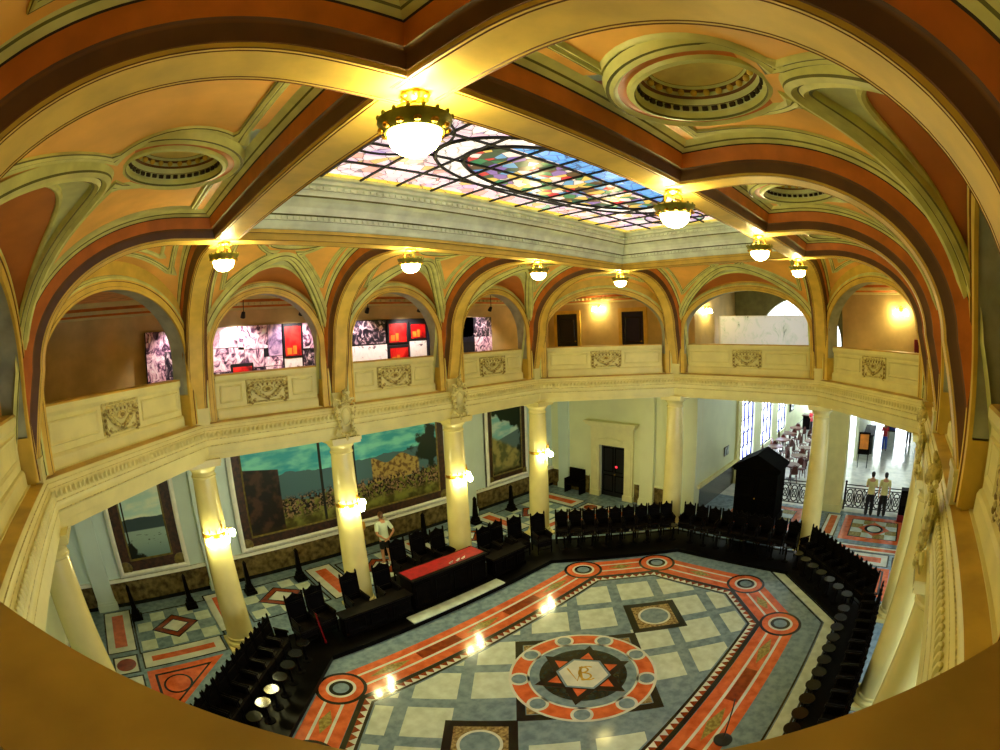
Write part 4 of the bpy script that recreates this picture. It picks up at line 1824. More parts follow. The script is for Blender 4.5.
# doorway surround
mb = MB()
for y0, y1 in ((5.42, 5.85), (7.19, 7.62)):
    mb.box((XE - .10, y0, 0), (XE + .02, y1, 2.38))
    mb.box((XE - .14, y0 - .04, 0), (XE + .02, y1 + .04, .25))
    mb.box((XE - .13, y0 + .08, .4), (XE - .10, y1 - .08, 2.3))
mb.box((XE - .10, 5.42, 2.38), (XE + .02, 7.62, 2.8))
mb.box((XE - .12, 5.42, 2.8), (XE + .02, 7.62, 3.2))
mb.box((XE - .20, 5.34, 3.2), (XE + .02, 7.70, 3.28))
mb.box((XE - .30, 5.24, 3.28), (XE + .02, 7.80, 3.38))
mb.box((XE - .36, 5.18, 3.38), (XE + .02, 7.86, 3.46))
mb.tube([(XE - .14, 5.9 + .16 * i, 2.62 + .10 * math.sin(PI * i / 8)) for i in range(9)], .04, 6)
struct(mb.build('door_surround', mat('pale_stone', (226, 222, 172), .5, .03)))
d = struct(MB().box((XE + .14, 5.85, 0), (XE + .2, 7.19, 2.38)).build('door_3', mat('black_door', (14, 14, 20), .3)))
mb = MB()
for y0, y1 in ((5.95, 6.48), (6.56, 7.09)):
    for z0, z1 in ((.2, 1.0), (1.12, 2.26)):
        rect_frame(mb, y0, y1, z0, z1, 0, .05, .02, 0, Matrix(((0, -1, 0, XE + .14), (1, 0, 0, 0), (0, 0, 1, 0), (0, 0, 0, 1))))
mb.build('door_panel', WOODD, d)
mb = MB()
mb.ball((XE + .10, 6.46, 1.05), .035, 0, 8)
mb.build('door_handle', BRASS, d)
t = thing('red_glint', 'small red glint in the dark doorway, built as a glowing disc', 'light', (XE + .08, 6.35, 1.42))  # no lamp here: a glowing disc stands in for a red reflection
MB().lathe([(.001, 0), (.045, 0), (.045, .03), (.001, .05)], 14, M=RY(-PI / 2)).build('glow_disc', emis('red_glow', (255, 40, 60), 3), t)
MB().lathe([(.06, .0), (.06, .025), (.045, .025)], 14, M=RY(-PI / 2) @ TR(0, 0, -.01)).build('disc_rim', IRON, t)
# return wall towards the cafe
YR = 2.45
mb = MB()
mb.box((XE + .1, YR, 0), (15.6, YR + .25, 5.31), 0)
mb.box((XE + .1, YR - .03, 0), (15.3, YR, 1.05), 1)
mb.box((XE + .1, YR - .14, 1.05), (15.3, YR, 1.2), 2)
mb.box((XE + .3, YR - .03, 1.5), (XE + .36, YR, 5.0), 2)
struct(mb.build('wall_passage', [GREENW, BLKMARB, CREAM]))
pilaster('wall_pilaster', (15.3, YR - .12, 0), (15.9, YR + .25, 0), CREAM)
t = thing('notice_sheets', 'pair of small framed grey notices on the pale passage wall', 'notice', (14.1, YR - .03, 1.9))
for dx in (-.22, .08):
    f = MB().bbox((dx, 0, 0), (.26, .03, .42)).build('frame', IRON, t)
    MB().box((dx - .10, -.022, -.18), (dx + .10, -.012, .18)).build('sheet', photo_mat('notice_print', [(.4, (90, 110, 130)), (.5, (170, 190, 200)), (.65, (220, 228, 228))], 9, 0), f)
# cafe window wall
YC = 2.75
mb = MB()
segs = [(15.9, 17.2), (19.4, 21.0), (23.4, 25.0), (27.4, 46)]
for x0, x1 in segs:
    mb.box((x0, YC, 0), (x1, YC + .3, 5.31))
for x0, x1 in ((17.2, 19.4), (21.0, 23.4), (25.0, 27.4)):
    mb.box((x0, YC, 0), (x1, YC + .3, .5))
    mb.box((x0, YC, 5.0), (x1, YC + .3, 5.31))
struct(mb.build('wall_cafe', GREENW))
for i, (x0, x1) in enumerate(((17.2, 19.4), (21.0, 23.4), (25.0, 27.4))):
    w = struct(MB().box((x0, YC + .2, .5), (x1, YC + .24, 5.0)).build('window_%d' % (i + 2), DAYL))
    mb = MB()
    for x in (x0, (x0 * 2 + x1) / 3, (x0 + 2 * x1) / 3, x1):
        mb.box((x - .04, YC + .08, .5), (x + .04, YC + .18, 5.0))
    for z in (.5, 1.2, 1.9, 2.6, 3.4, 4.9):
        mb.box((x0, YC + .10, z), (x1, YC + .16, z + .06))
    mb.build('window_frame', mat('blue_grille', (40, 44, 110), .5), w)
# pillars between cafe and entrance
PIL = struct(MB().box((13.3, -3.38, 0), (14.1, -2.38, 5.31)).box((13.24, -3.44, 0), (14.16, -2.32, .3)).build('trim_6', CREAM))
pilaster('wall_pilaster', (13.4, -7.4, 0), (14.2, -6.7, 0), CREAM)
# entrance hall shell
quadwall('wall_entrance_right', (14.2, -7.6, 0), (46, -7.4, 5.31), WHITE)
quadwall('ceiling_entrance', (XE, -11, 5.30), (46, 3.1, 5.42), WHITE)
quadwall('wall_entrance_end', (40, -7.6, 4.4), (40.3, 3, 5.31), WHITE)
for i, (y0, y1) in enumerate(((-7.2, -5.0), (-4.6, -2.6), (-2.2, -.2), (.2, 2.4))):
    quadwall('wall_entrance_pier', (40, y0 - .4, 0), (40.3, y0, 4.4), WHITE)
    w = struct(MB().box((40.2, y0, 0), (40.25, y1, 4.4)).build('window_%d' % (i + 5), DAYL))
    mb = MB()
    for y in (y0, (y0 + y1) / 2, y1):
        mb.box((40.05, y - .05, 0), (40.15, y + .05, 4.4))
    for z in (0, 2.4, 3.4):
        mb.box((40.05, y0, z), (40.15, y1, z + .08))
    mb.build('window_frame', mat('blue_grille', (40, 44, 110)), w)
quadwall('wall_cafe_divider', (22, -3.2, 0), (40, -3.0, 5.31), GREENW)
# unseen windows added to the lower right aisle: daylight on the columns
for i, x in enumerate((-3.7, 1.5, 6.0)):
    w = struct(MB().box((x - 1, -YW + .02, 1.1), (x + 1, -YW + .05, 4.6)).build('window_%d' % (i + 9), DAYL))
    mb = MB()
    for dx in (-1, -.33, .33, 1):
        mb.box((x + dx - .05, -YW + .05, 1.1), (x + dx + .05, -YW + .12, 4.6))
    for z in (1.1, 2.2, 3.3, 4.55):
        mb.box((x - 1, -YW + .05, z), (x + 1, -YW + .11, z + .07))
    mb.build('window_frame', WHITE, w)

# ------------------------------------------------------------------ paintings


def canvas_mat(name, kind):
    m = bpy.data.materials.new(name)
    m.use_nodes = True
    nt = m.node_tree
    N = nt.nodes
    b = N['Principled BSDF']
    b.inputs['Roughness'].default_value = .45
    b.inputs['Specular IOR Level'].default_value = .2

    def node(t, **k):
        n = N.new(t)
        for a, v in k.items():
            setattr(n, a, v)
        return n

    def mth(op, a, b_=None):
        n = node('ShaderNodeMath', operation=op)
        for i, x in enumerate((a, b_)):
            if x is None:
                continue
            if isinstance(x, (int, float)):
                n.inputs[i].default_value = x
            else:
                nt.links.new(x, n.inputs[i])
        return n.outputs[0]

    def mix(f, a, b_):
        n = node('ShaderNodeMix', data_type='RGBA')
        nt.links.new(f, n.inputs[0])
        for i, x in ((6, a), (7, b_)):
            if isinstance(x, tuple):
                n.inputs[i].default_value = (*lin(x), 1)
            else:
                nt.links.new(x, n.inputs[i])
        return n.outputs[2]

    def step(a, lo, hi):
        n = node('ShaderNodeMapRange', interpolation_type='SMOOTHSTEP')
        nt.links.new(a, n.inputs[0])
        n.inputs[1].default_value = lo
        n.inputs[2].default_value = hi
        return n.outputs[0]
    tc = node('ShaderNodeTexCoord')
    sp = node('ShaderNodeSeparateXYZ')
    nt.links.new(tc.outputs['Object'], sp.inputs[0])
    X = sp.outputs[0]
    Z = mth('ADD', sp.outputs[2], {'crowd': .42, 'bay': .62, 'hill': .25}[kind])

    def noise(sc, det=5, sx=1.0, sz=1.0):
        mp = node('ShaderNodeMapping')
        mp.inputs['Scale'].default_value = (sx, 1, sz)
        nt.links.new(tc.outputs['Object'], mp.inputs[0])
        n = node('ShaderNodeTexNoise')
        n.inputs['Scale'].default_value = sc
        n.inputs['Detail'].default_value = det
        nt.links.new(mp.outputs[0], n.inputs[0])
        return n.outputs['Fac']
    n1, n2, n3 = noise(1.2), noise(7, 6), noise(2.2, 6)
    clouds = noise(1.5, 5, .7, 2.0)
    if kind == 'crowd':       # open square: dark house at left, crowd, hills, tree at right
        skyc = mix(step(clouds, .4, .65), (60, 168, 190), (130, 220, 210))
        hz = mth('ADD', Z, mth('MULTIPLY', n1, -.5))
        col = mix(step(hz, .62, .60), skyc, (74, 108, 120))
        gx_ = mth('MULTIPLY', mth('SINE', mth('MULTIPLY', X, 3.1)), .08)
        ground = mix(step(n3, .4, .62), (124, 126, 56), (70, 66, 26))
        col = mix(step(mth('ADD', Z, gx_), .02, -.06), col, ground)
        # pale houses on the right half
        hs = mth('MULTIPLY', mth('MULTIPLY', step(X, .9, .95), step(X, 3.0, 2.9)), mth('MULTIPLY', step(Z, -.1, -.05), step(mth('ADD', Z, mth('MULTIPLY', mth('SINE', mth('MULTIPLY', X, 5)), .12)), .72, .68)))
        col = mix(hs, col, mix(step(n2, .45, .6), (176, 150, 84), (110, 84, 50)))
        # crowd: dark and light specks
        band = mth('MULTIPLY', step(Z, -.75, -.45), step(mth('ADD', Z, mth('MULTIPLY', n3, .4)), .42, .2))
        crowd = mth('MULTIPLY', band, step(n2, .42, .50))
        col = mix(crowd, col, mix(step(noise(16, 3), .45, .6), (20, 18, 16), (150, 120, 90)))
        house = mth('MULTIPLY', step(X, -2.55, -2.6), step(mth('ADD', Z, mth('MULTIPLY', X, .12)), .78, .75))
        col = mix(house, col, mix(step(n3, .45, .6), (26, 22, 20), (70, 48, 34)))
        tree = step(mth('ADD', mth('ADD', mth('MULTIPLY', mth('ABSOLUTE', mth('SUBTRACT', X, 3.5)), 1.0), mth('MULTIPLY', mth('ABSOLUTE', mth('SUBTRACT', Z, .9)), .9)), mth('MULTIPLY', n3, 1.6)), 1.7, 1.5)
        col = mix(tree, col, (18, 34, 24))
        col = mix(mth('MULTIPLY', step(mth('ABSOLUTE', mth('ADD', X, 1.05)), .06, .04), step(Z, -1.2, -1.1)), col, (24, 26, 22))
        col = mix(mth('MULTIPLY', step(mth('ABSOLUTE', mth('SUBTRACT', X, .25)), .05, .03), step(Z, -.2, -.1)), col, (24, 26, 22))
        col = mix(step(Z, -.75, -1.15), col, (58, 48, 20))
    elif kind == 'bay':       # pale bay with dark hills and bushes in the lower left
        skyc = mix(step(clouds, .4, .65), (176, 212, 208), (226, 234, 214))
        col = mix(step(mth('ADD', Z, mth('MULTIPLY', n1, -.3)), .38, .35), skyc, (54, 72, 78))
        water = mix(step(Z, -1.2, .2), (84, 112, 118), (150, 176, 170))
        col = mix(step(Z, .16, .12), col, water)
        boats = mth('MULTIPLY', mth('MULTIPLY', step(Z, .05, .0), step(Z, -.5, -.4)), step(noise(9, 2, .6, 3), .66, .69))
        col = mix(boats, col, (50, 56, 56))
        bush = step(mth('ADD', mth('ADD', mth('MULTIPLY', X, .9), mth('MULTIPLY', Z, 1.1)), mth('MULTIPLY', n3, 1.5)), -.1, -.25)
        col = mix(bush, col, (18, 22, 16))
        col = mix(mth('MULTIPLY', step(mth('ABSOLUTE', mth('ADD', X, .62)), .035, .02), step(Z, -1, -.9)), col, (20, 22, 16))
    else:                     # hillside with a tall tree at the right
        skyc = mix(step(clouds, .4, .65), (120, 180, 190), (190, 212, 206))
        col = mix(step(mth('ADD', Z, mth('MULTIPLY', X, -.25)), .42, .36), skyc, (84, 108, 116))
        col = mix(step(mth('ADD', Z, mth('MULTIPLY', X, .5)), .12, -.1), col, mix(step(n3, .4, .6), (150, 140, 84), (86, 90, 56)))
        col = mix(step(mth('ADD', mth('MULTIPLY', mth('SUBTRACT', X, .55), -1.0), mth('MULTIPLY', n3, .9)), .35, .2), col, (16, 26, 18))
        top = step(mth('ADD', Z, mth('ADD', mth('MULTIPLY', X, .5), mth('MULTIPLY', n3, .9))), 1.35, 1.5)
        col = mix(top, col, (20, 36, 24))
        col = mix(step(mth('ADD', Z, mth('MULTIPLY', n3, .5)), -.75, -.95), col, (40, 34, 20))
    nt.links.new(col, b.inputs['Base Color'])
    return m


FRB = mat('tapestry_frame', (70, 40, 22), .5, .3, 9.0, rgb2=(30, 18, 10))
FRG = mat('gilt_rosette', (110, 96, 40), .4, .2, 10.0)


def painting(label, x0, x1, z0, z1, kind, fw):
    cx, cz = (x0 + x1) / 2, (z0 + z1) / 2
    w, h = x1 - x0, z1 - z0
    t = thing('painting', label, 'painting', (cx, YW - .06, cz), 0, 'paintings on the left aisle wall')
    MB().box((-w / 2 + fw * .9, -.03, -h / 2 + fw * .9), (w / 2 - fw * .9, .0, h / 2 - fw * .9)).build('canvas', canvas_mat('painted_' + kind, kind), t)
    mb = MB()
    pts = [(-w / 2, -h / 2), (w / 2, -h / 2), (w / 2, h / 2), (-w / 2, h / 2)]
    cs = [(0, .04), (0, -.05), (.03, -.07), (.05, -.05), (fw - .06, -.05), (fw - .04, -.065), (fw, -.03)]
    rows = [[Vector((p[0] - math.copysign(q[0], p[0]), q[1], p[1] - math.copysign(q[0], p[1]))) for q in cs] for p in pts]
    mb.strip(rows, [0, 1, 1, 0, 1, 1], closed=True, smooth=False)
    f = mb.build('frame', [FRB, FRG], t)
    for px, pz in pts:
        mb = MB()
        c = (px - math.copysign(fw / 2, px), pz - math.copysign(fw / 2, pz))
        mb.lathe([(fw * .42, .0), (fw * .42, .02), (fw * .34, .035), (fw * .25, .02), (fw * .2, .03), (.001, .045)], 16, M=TR(c[0], -.05, c[1]) @ RX(PI / 2))
        mb.build('rosette', FRG, f)
    # white wall moulding round it
    mb = MB()
    cs = [(-.16, .05), (-.16, -.08), (-.10, -.11), (-.04, -.08), (0, -.05), (0, .05)]
    rows = [[Vector((p[0] - math.copysign(q[0], p[0]), q[1], p[1] - math.copysign(q[0], p[1]))) for q in cs] for p in pts]
    mb.strip(rows, 0, closed=True, smooth=False)
    struct_o = mb.build('moulding', WHITE, t)
    return t


painting('large wide painting of a crowded square in a dark frame behind the columns', -4.3, 4.3, .98, 4.75, 'crowd', .5)
painting('tall painting of a pale bay with dark bushes, in dark frame at lower left', -8.62, -6.15, .98, 4.75, 'bay', .54)
painting('narrow tall painting of a hillside and dark tree, right of the large one', 6.3, 8.85, .98, 4.75, 'hill', .42)

# ------------------------------------------------------------------ stanchions


def make_post(label):
    t = thing('obelisk_post', label, 'post', (0, 0, 0), 0, 'obelisk posts along the painting wall')
    mb = MB()
    mb.bbox((0, 0, .05), (.38, .38, .10))
    mb.bbox((0, 0, .16), (.28, .28, .12))
    mb.build('base', WOODD, t)
    mb = MB()
    rows = []
    for z, r in ((.2, .11), (.28, .12), (.3, .085), (1.0, .05), (1.04, .06), (1.07, .05), (1.15, .004)):
        rows.append([Vector((sx * r, sy * r, z)) for sx, sy in ((-1, -1), (1, -1), (1, 1), (-1, 1), (-1, -1))])
    mb.strip(rows, 0, smooth=False)
    mb.build('shaft', WOODD, t)
    KIDS[t.name] = list(t.children)
    return t


p0 = None
for x, lab in ((-8.45, 'leftmost, below the left edge of the bay painting'), (-6.55, 'below the right edge of the bay painting'), (-4.5, 'just right of the first lit column'), (-2.7, 'left of the second lit column'), (.7, 'behind the tall chairs at the red desk'), (2.3, 'just right of the third lit column'), (4.8, 'left of the narrow hillside painting'), (6.8, 'below the narrow hillside painting')):
    lab = 'black obelisk-shaped post before the painting wall, ' + lab
    if p0 is None:
        p0 = make_post(lab)
        p0.location = (x, 9.0, 0)
    else:
        dup(p0, (x, 9.0, 0), 0, lab)
# dark bench beside the far doorway
t = thing('settle', 'dark wooden high-backed settle in the far left corner by the doorway', 'bench', (10.3, 8.35, 0), -PI / 2)
MB().bbox((0, 0, .42), (.9, .46, .08)).build('seat', WOODD, t)
MB().bbox((0, .2, .75), (.9, .06, .75)).build('backrest', WOODD, t)
for sx in (-1, 1):
    MB().bbox((sx * .42, 0, .34), (.07, .46, .68)).build('armrest', WOODD, t)

# ------------------------------------------------------------------ wooden platform under the ring of chairs
#   sides: 0 near short, 1 near-left chamfer, 2 left, 3 far-left chamfer, 4 far short, 5 far-right chamfer, 6 right, 7 our chamfer
SIN = [1.3, .52, 1.12, .62, 1.10, 1.53, 1.55, 1.4]
SOUT = [2.3, 1.98, 2.62, 2.35, 2.68, 2.78, 2.62, 2.3]
pin, pout = offs(MEDO, SIN), offs(MEDO, SOUT)
ZP = .12
mb = MB()
for i in range(8):
    j = (i + 1) % 8
    a, c, d_, e = pin[i], pin[j], pout[j], pout[i]
    mb.add([(*a, ZP), (*c, ZP), (*d_, ZP), (*e, ZP), (*a, 0), (*c, 0), (*d_, 0), (*e, 0)], [(0, 1, 2, 3), (0, 1, 5, 4), (2, 3, 7, 6)], 0)
tag(mb.build('platform', mat('black_polished_platform', (9, 7, 6), .35, .3, 4.0, spec=.06)), 'low black polished wooden platform ring under the broker chairs', 'platform')

# ------------------------------------------------------------------ chairs


def make_chair(name, label, cat, w, dpt, h, tall=False, group=None):
    """faces +y"""
    t = thing(name, label, cat, (0, 0, 0), 0, group)
    hw = w / 2
    mb = MB()
    mb.bbox((0, 0, .44), (w, dpt, .07), bev=.02)
    mb.bbox((0, .01, .485), (w - .07, dpt - .07, .03), bev=.015)
    mb.bbox((0, dpt / 2 - .03, .34), (w - .06, .03, .16))
    for sx in (-1, 1):
        mb.bbox((sx * (hw - .03), 0, .34), (.03, dpt - .08, .16))
    mb.build('seat', WOOD, t)
    mb = MB()
    n = 10
    top = [(hw - .004 - (2 * hw - .008) * i / n, h - .10 + (.08 if not tall else .10) * math.sin(PI * i / n) + .02 * math.cos(2 * PI * i / n * 2)) for i in range(n + 1)]
    poly_ = [(-hw + .004, .30), (hw - .004, .30)] + top
    Mx = TR(0, -dpt / 2 + .045, 0) @ RX(math.radians(90 + 3))
    mb.prism(poly_, -.012, .022, 0, TR(0, -dpt / 2 + .03, 0) @ RX(math.radians(94)) @ TR(0, 0, 0))
    Mb = TR(0, -dpt / 2 + .03, 0) @ RX(math.radians(4))
    for sx in (-1, 1):
        mb.bbox((sx * (hw - .03), 0, (h + .35) / 2 + .02), (.05, .05, h - .38), 0, Mb)
        mb.ball((sx * (hw - .03), 0, h - .0), (.03, .03, .03), 0, 8, Mb)
        mb.lathe([(.03, h - .05), (.02, h - .03), (.028, h + .0), (.016, h + .025), (.002, h + .055)], 8, 0, Mb @ TR(sx * (hw - .03), 0, 0))
    mb.bbox((0, .02, .62), (w - .1, .04, .06), 0, Mb)
    mb.bbox((0, .02, h - .22), (w - .1, .04, .05), 0, Mb)
    for i in range(4):
        mb.ball((-.09 + .06 * i, .02, h - .13), (.03, .015, .035), 0, 6, Mb)
    mb.lathe([(.035, h - .03), (.045, h - .0), (.02, h + .04), (.002, h + .06)], 8, 0, Mb)
    mb.build('backrest', WOODD, t)
    for sx in (-1, 1):
        mb = MB()
        x = sx * (hw - .03)
        mb.tube([(x, -dpt / 2 + .04, .72), (x, -.02, .70), (x, dpt / 2 - .06, .69), (x, dpt / 2 + .0, .675), (x, dpt / 2 + .0, .645)], [.022, .022, .026, .03, .02], 7)
        mb.bbox((x, -.01, .58), (.022, dpt - .12, .20))
        mb.lathe([(.02, .47), (.028, .52), (.018, .56), (.028, .62), (.02, .68)], 8, 0, TR(x, dpt / 2 - .05, 0))
        mb.build('armrest', WOOD, t)
    for sx in (-1, 1):
        for sy in (-1, 1):
            mb = MB()
            M = TR(sx * (hw - .035), sy * (dpt / 2 - .035), 0)
            if sy > 0:
                mb.lathe([(.018, 0), (.024, .03), (.02, .08), (.03, .16), (.018, .22), (.03, .30), (.026, .42)], 8, 0, M)
            else:
                mb.bbox((0, 0, .21), (.045, .045, .42), 0, M)
            mb.build('leg', WOODD, t)
    mb = MB()
    mb.bbox((0, dpt / 2 - .035, .15), (w - .08, .025, .03))
    mb.build('stretcher', WOODD, t)
    KIDS[t.name] = list(t.children)
    return t


def make_sidetable(label):
    t = thing('round_side_table', label, 'side table', (0, 0, 0), 0, 'small round tables before the broker chairs')
    MB().lathe([(.001, .52), (.165, .52), (.18, .53), (.18, .55), (.17, .56), (.001, .56)], 20).build('top', mat('black_lacquer', (14, 11, 9), .12, spec=.3), t)
    MB().lathe([(.03, .02), (.045, .08), (.025, .14), (.04, .30), (.022, .44), (.05, .52)], 12).build('pedestal', WOODD, t)
    MB().lathe([(.001, .0), (.13, .0), (.13, .02), (.05, .05), (.001, .05)], 14).build('foot', WOODD, t)
    KIDS[t.name] = list(t.children)
    return t


GC = 'broker armchairs on the platform'
chair0 = tab0 = None
TABS = []
SN = {1: ('near-left slanted side', 'from the lower left corner'), 3: ('far-left slanted side', 'from the left'), 4: ('far short side', 'from the left'), 5: ('far-right slanted side', 'from the left'), 6: ('right long side', 'from the far end')}
BACK = [2.1, 1.80, 2.3, 2.16, 2.48, 2.58, 2.36, 2.1]
for side, rng in ((1, (.06, .91)), (3, (.08, .975)), (4, (.035, .965)), (5, (.03, .97)), (6, (.03, .62))):
    back = BACK[side]
    oc = offs(MEDO, BACK)
    a, c = Vector(oc[side]), Vector(oc[(side + 1) % 8])
    d_ = (c - a)
    L = d_.length
    d_.normalize()
    nr = Vector((-d_.y, d_.x))
    if nr.dot(a) > 0:
        nr = -nr
    ang = math.atan2(nr.y, nr.x) - PI / 2
    t0, t1 = rng[0] * L, rng[1] * L
    n = round((t1 - t0) / .485)
    for i in range(n):
        p = a + d_ * (t0 + (i + .5) * (t1 - t0) / n) + nr * .06
        q = p + nr * .66
        lab = 'black carved armchair, %s on the %s %s' % (ORD[i], SN[side][0], SN[side][1])
        lab2 = 'small round black side table before the %s armchair on the %s' % (ORD[i], SN[side][0])
        loc, loc2 = (p.x, p.y, ZP), (q.x, q.y, ZP)
        if chair0 is None:
            chair0 = make_chair('armchair', lab, 'chair', .47, .44, 1.10, False, GC)
            chair0.location = loc
            chair0.rotation_euler = (0, 0, ang)
            tab0 = make_sidetable(lab2)
            tab0.location = loc2
            TABS.append(q)
        else:
            dup(chair0, loc, ang, lab)
            if all((q - o_).length > .38 for o_ in TABS):
                dup(tab0, loc2, 0, lab2)
                TABS.append(q)
# tall chairs of the presiding bench on the left side
GP = 'tall chairs behind the presiding desks'
big0 = None
BIG = [(-4.06, 5.36, .12, 'leftmost, with red cord beside it'), (-3.45, 5.5, .15, 'second from left, right of the cord'), (-2.35, 5.62, .05, 'left of the second lit column'), (-1.38, 5.55, 0, 'right of the second lit column'), (-.3, 6.35, 0, 'first behind the red-topped desk'), (.5, 6.45, 0, 'middle one behind the red-topped desk'), (1.08, 6.2, 0, 'last behind the red-topped desk'), (2.45, 5.6, 0, 'first right of the red-topped desk'), (3.06, 5.65, 0, 'second right of the red-topped desk'), (3.68, 5.5, -.2, 'third right of the red-topped desk'), (4.36, 5.12, -.35, 'fourth right of the red-topped desk')]
for x, y, dr, lab in BIG:
    zz = ZP if abs(x - .45) > 1 else .3
    lab = 'tall black high-backed armchair on the left side, ' + lab
    if big0 is None:
        big0 = make_chair('high_back_armchair', lab, 'chair', .56, .5, 1.30, True, GP)
        big0.location = (x, y, zz)
        big0.rotation_euler = (0, 0, PI + dr)
    else:
        dup(big0, (x, y, zz), PI + dr, lab)
# dais and desks
tag(MB().bbox((.25, 4.58, ZP + .025), (3.3, .38, .05)).build('marble_step', MB_IVORY), 'pale marble step strip in front of the red-topped desk', 'step')
tag(MB().bbox((.28, 6.42, .15), (2.24, .9, .3)).bbox((.28, 5.94, .18), (2.24, .1, .10)).build('dais', mat('black_polished_platform', (18, 13, 10))), 'low black dais step behind the red-topped desk', 'platform')


def make_desk(name, label, x0, x1, y0, y1, h, red):
    t = thing(name, label, 'desk', ((x0 + x1) / 2, (y0 + y1) / 2, ZP))
    w, d_ = x1 - x0, y1 - y0
    mb = MB()
    mb.bbox((0, -d_ / 2 + .04, (h - .05) / 2), (w - .06, .05, h - .05))
    n = max(3, int(w / .55))
    for i in range(n):
        cx = -w / 2 + (i + .5) * w / n
        rect_frame(mb, cx - w / n * .4, cx + w / n * .4, .12, h - .16, 0, .05, .025, 0, TR(0, -d_ / 2 + .015, 0) @ Matrix.Diagonal((1, -1, 1, 1)))
    mb.bbox((0, -d_ / 2 + .02, .05), (w, .08, .10))
    mb.build('front_panel', WOODD, t)
    for sx in (-1, 1):
        MB().bbox((sx * (w / 2 - .05), .02, (h - .05) / 2), (.07, d_ - .1, h - .05)).build('side_panel', WOODD, t)
    tp = MB().bbox((0, 0, h - .025), (w + .06, d_ + .06, .05)).build('top', WOOD, t)
    if red:
        MB().bbox((0, .02, h + .006), (w - .04, d_ - .14, .012)).build('leather_inset', LEATHER, tp)
    return t


make_desk('presiding_desk', 'long black desk with bright red leather top in the middle of the left side', -.92, 1.75, 5.0, 5.72, .92, True)
make_desk('clerk_desk', 'long plain black desk left of the red-topped desk', -3.15, -1.05, 4.92, 5.28, .62, False)
make_desk('clerk_desk', 'long plain black desk right of the red-topped desk', 1.95, 3.35, 4.92, 5.28, .62, False)
for i, (x, lab) in enumerate(((.55, 'left one'), (.8, 'middle one'), (1.0, 'right one'))):
    t = thing('paper_card', 'small white card on the front edge of the red desk, ' + lab, 'card', (x, 5.16, ZP + .934), .2, 'cards on the red desk')
    MB().bbox((0, 0, .035), (.11, .012, .07), 0, RX(.25), bev=.002).build('card', WHITE, t)
    MB().bbox((0, .02, .004), (.11, .06, .006), 0, None, bev=.001).build('foot', WHITE, t)
# red cord between the two leftmost tall chairs
t = thing('red_cord', 'short red cord hung between the two leftmost tall chairs', 'cord', (-3.77, 5.02, ZP))
MB().tube([(-.05 + .1 * u, 0, .95 - .93 * u) for u in [i / 8 for i in range(9)]], .018, 6).build('rope', LEATHER, t)
MB().lathe([(.02, .0), (.035, .03), (.02, .12)], 8, 0, TR(.05, 0, 0)).build('tassel', LEATHER, t)
# microphone-like stand on the inlaid border
t = thing('barrier_stand', 'thin black pole stand with round base on the orange border at the bottom', 'stand', (-.36, -3.68, .01))
MB().lathe([(.001, 0), (.19, 0), (.19, .02), (.16, .04), (.03, .06), (.001, .06)], 24).build('base', IRON, t)
MB().tube([(0, 0, .05), (0, 0, .95)], .014, 8).build('pole', IRON, t)
MB().tube([(0, 0, .95), (.05, .02, 1.02), (.14, .05, 1.03)], .012, 6).build('head', IRON, t)

# ------------------------------------------------------------------ booth at the far side
t = thing('wooden_booth', 'black wooden booth with a gabled top behind the far chairs', 'booth', (11.35, -.12, 0))
mb = MB()
BOOTH = mat('booth_black', (7, 6, 5), .8, .2, 6.0, spec=.03)
mb.bbox((0, 0, 1.05), (1.3, 1.75, 2.1))
mb.build('body', BOOTH, t)
MB().bbox((0, 0, .12), (1.42, 1.87, .24)).build('base', WOODD, t)
mb = MB()
mb.bbox((0, 0, 2.13), (1.45, 1.9, .08))
mb.bbox((0, 0, 2.22), (1.55, 2.0, .10))
mb.build('cornice', BOOTH, t)
mb = MB()
mb.prism([(-.98, 2.27), (.98, 2.27), (0, 2.78)], -.75, .75, 0, Matrix(((0, 0, 1, 0), (1, 0, 0, 0), (0, 1, 0, 0), (0, 0, 0, 1))))
mb.build('gable', BOOTH, t)
mb = MB()
Mb = Matrix(((0, -1, 0, -.65), (1, 0, 0, 0), (0, 0, 1, 0), (0, 0, 0, 1)))
Mb = Mb @ Matrix.Diagonal((1, 1, 1, 1))
for y0, y1 in ((-.8, -.05), (.05, .8)):
    rect_frame(mb, y0, y1, .35, 1.0, 0, .07, .03, 0, Mb)
    rect_frame(mb, y0, y1, 1.1, 1.95, 0, .07, .03, 0, Mb)
mb.build('panel', BOOTH, t)
mb = MB()
mb.ball((-.70, .0, 1.05), .03, 0, 8)
mb.build('handle', BRASS, t)

# ------------------------------------------------------------------ iron gates


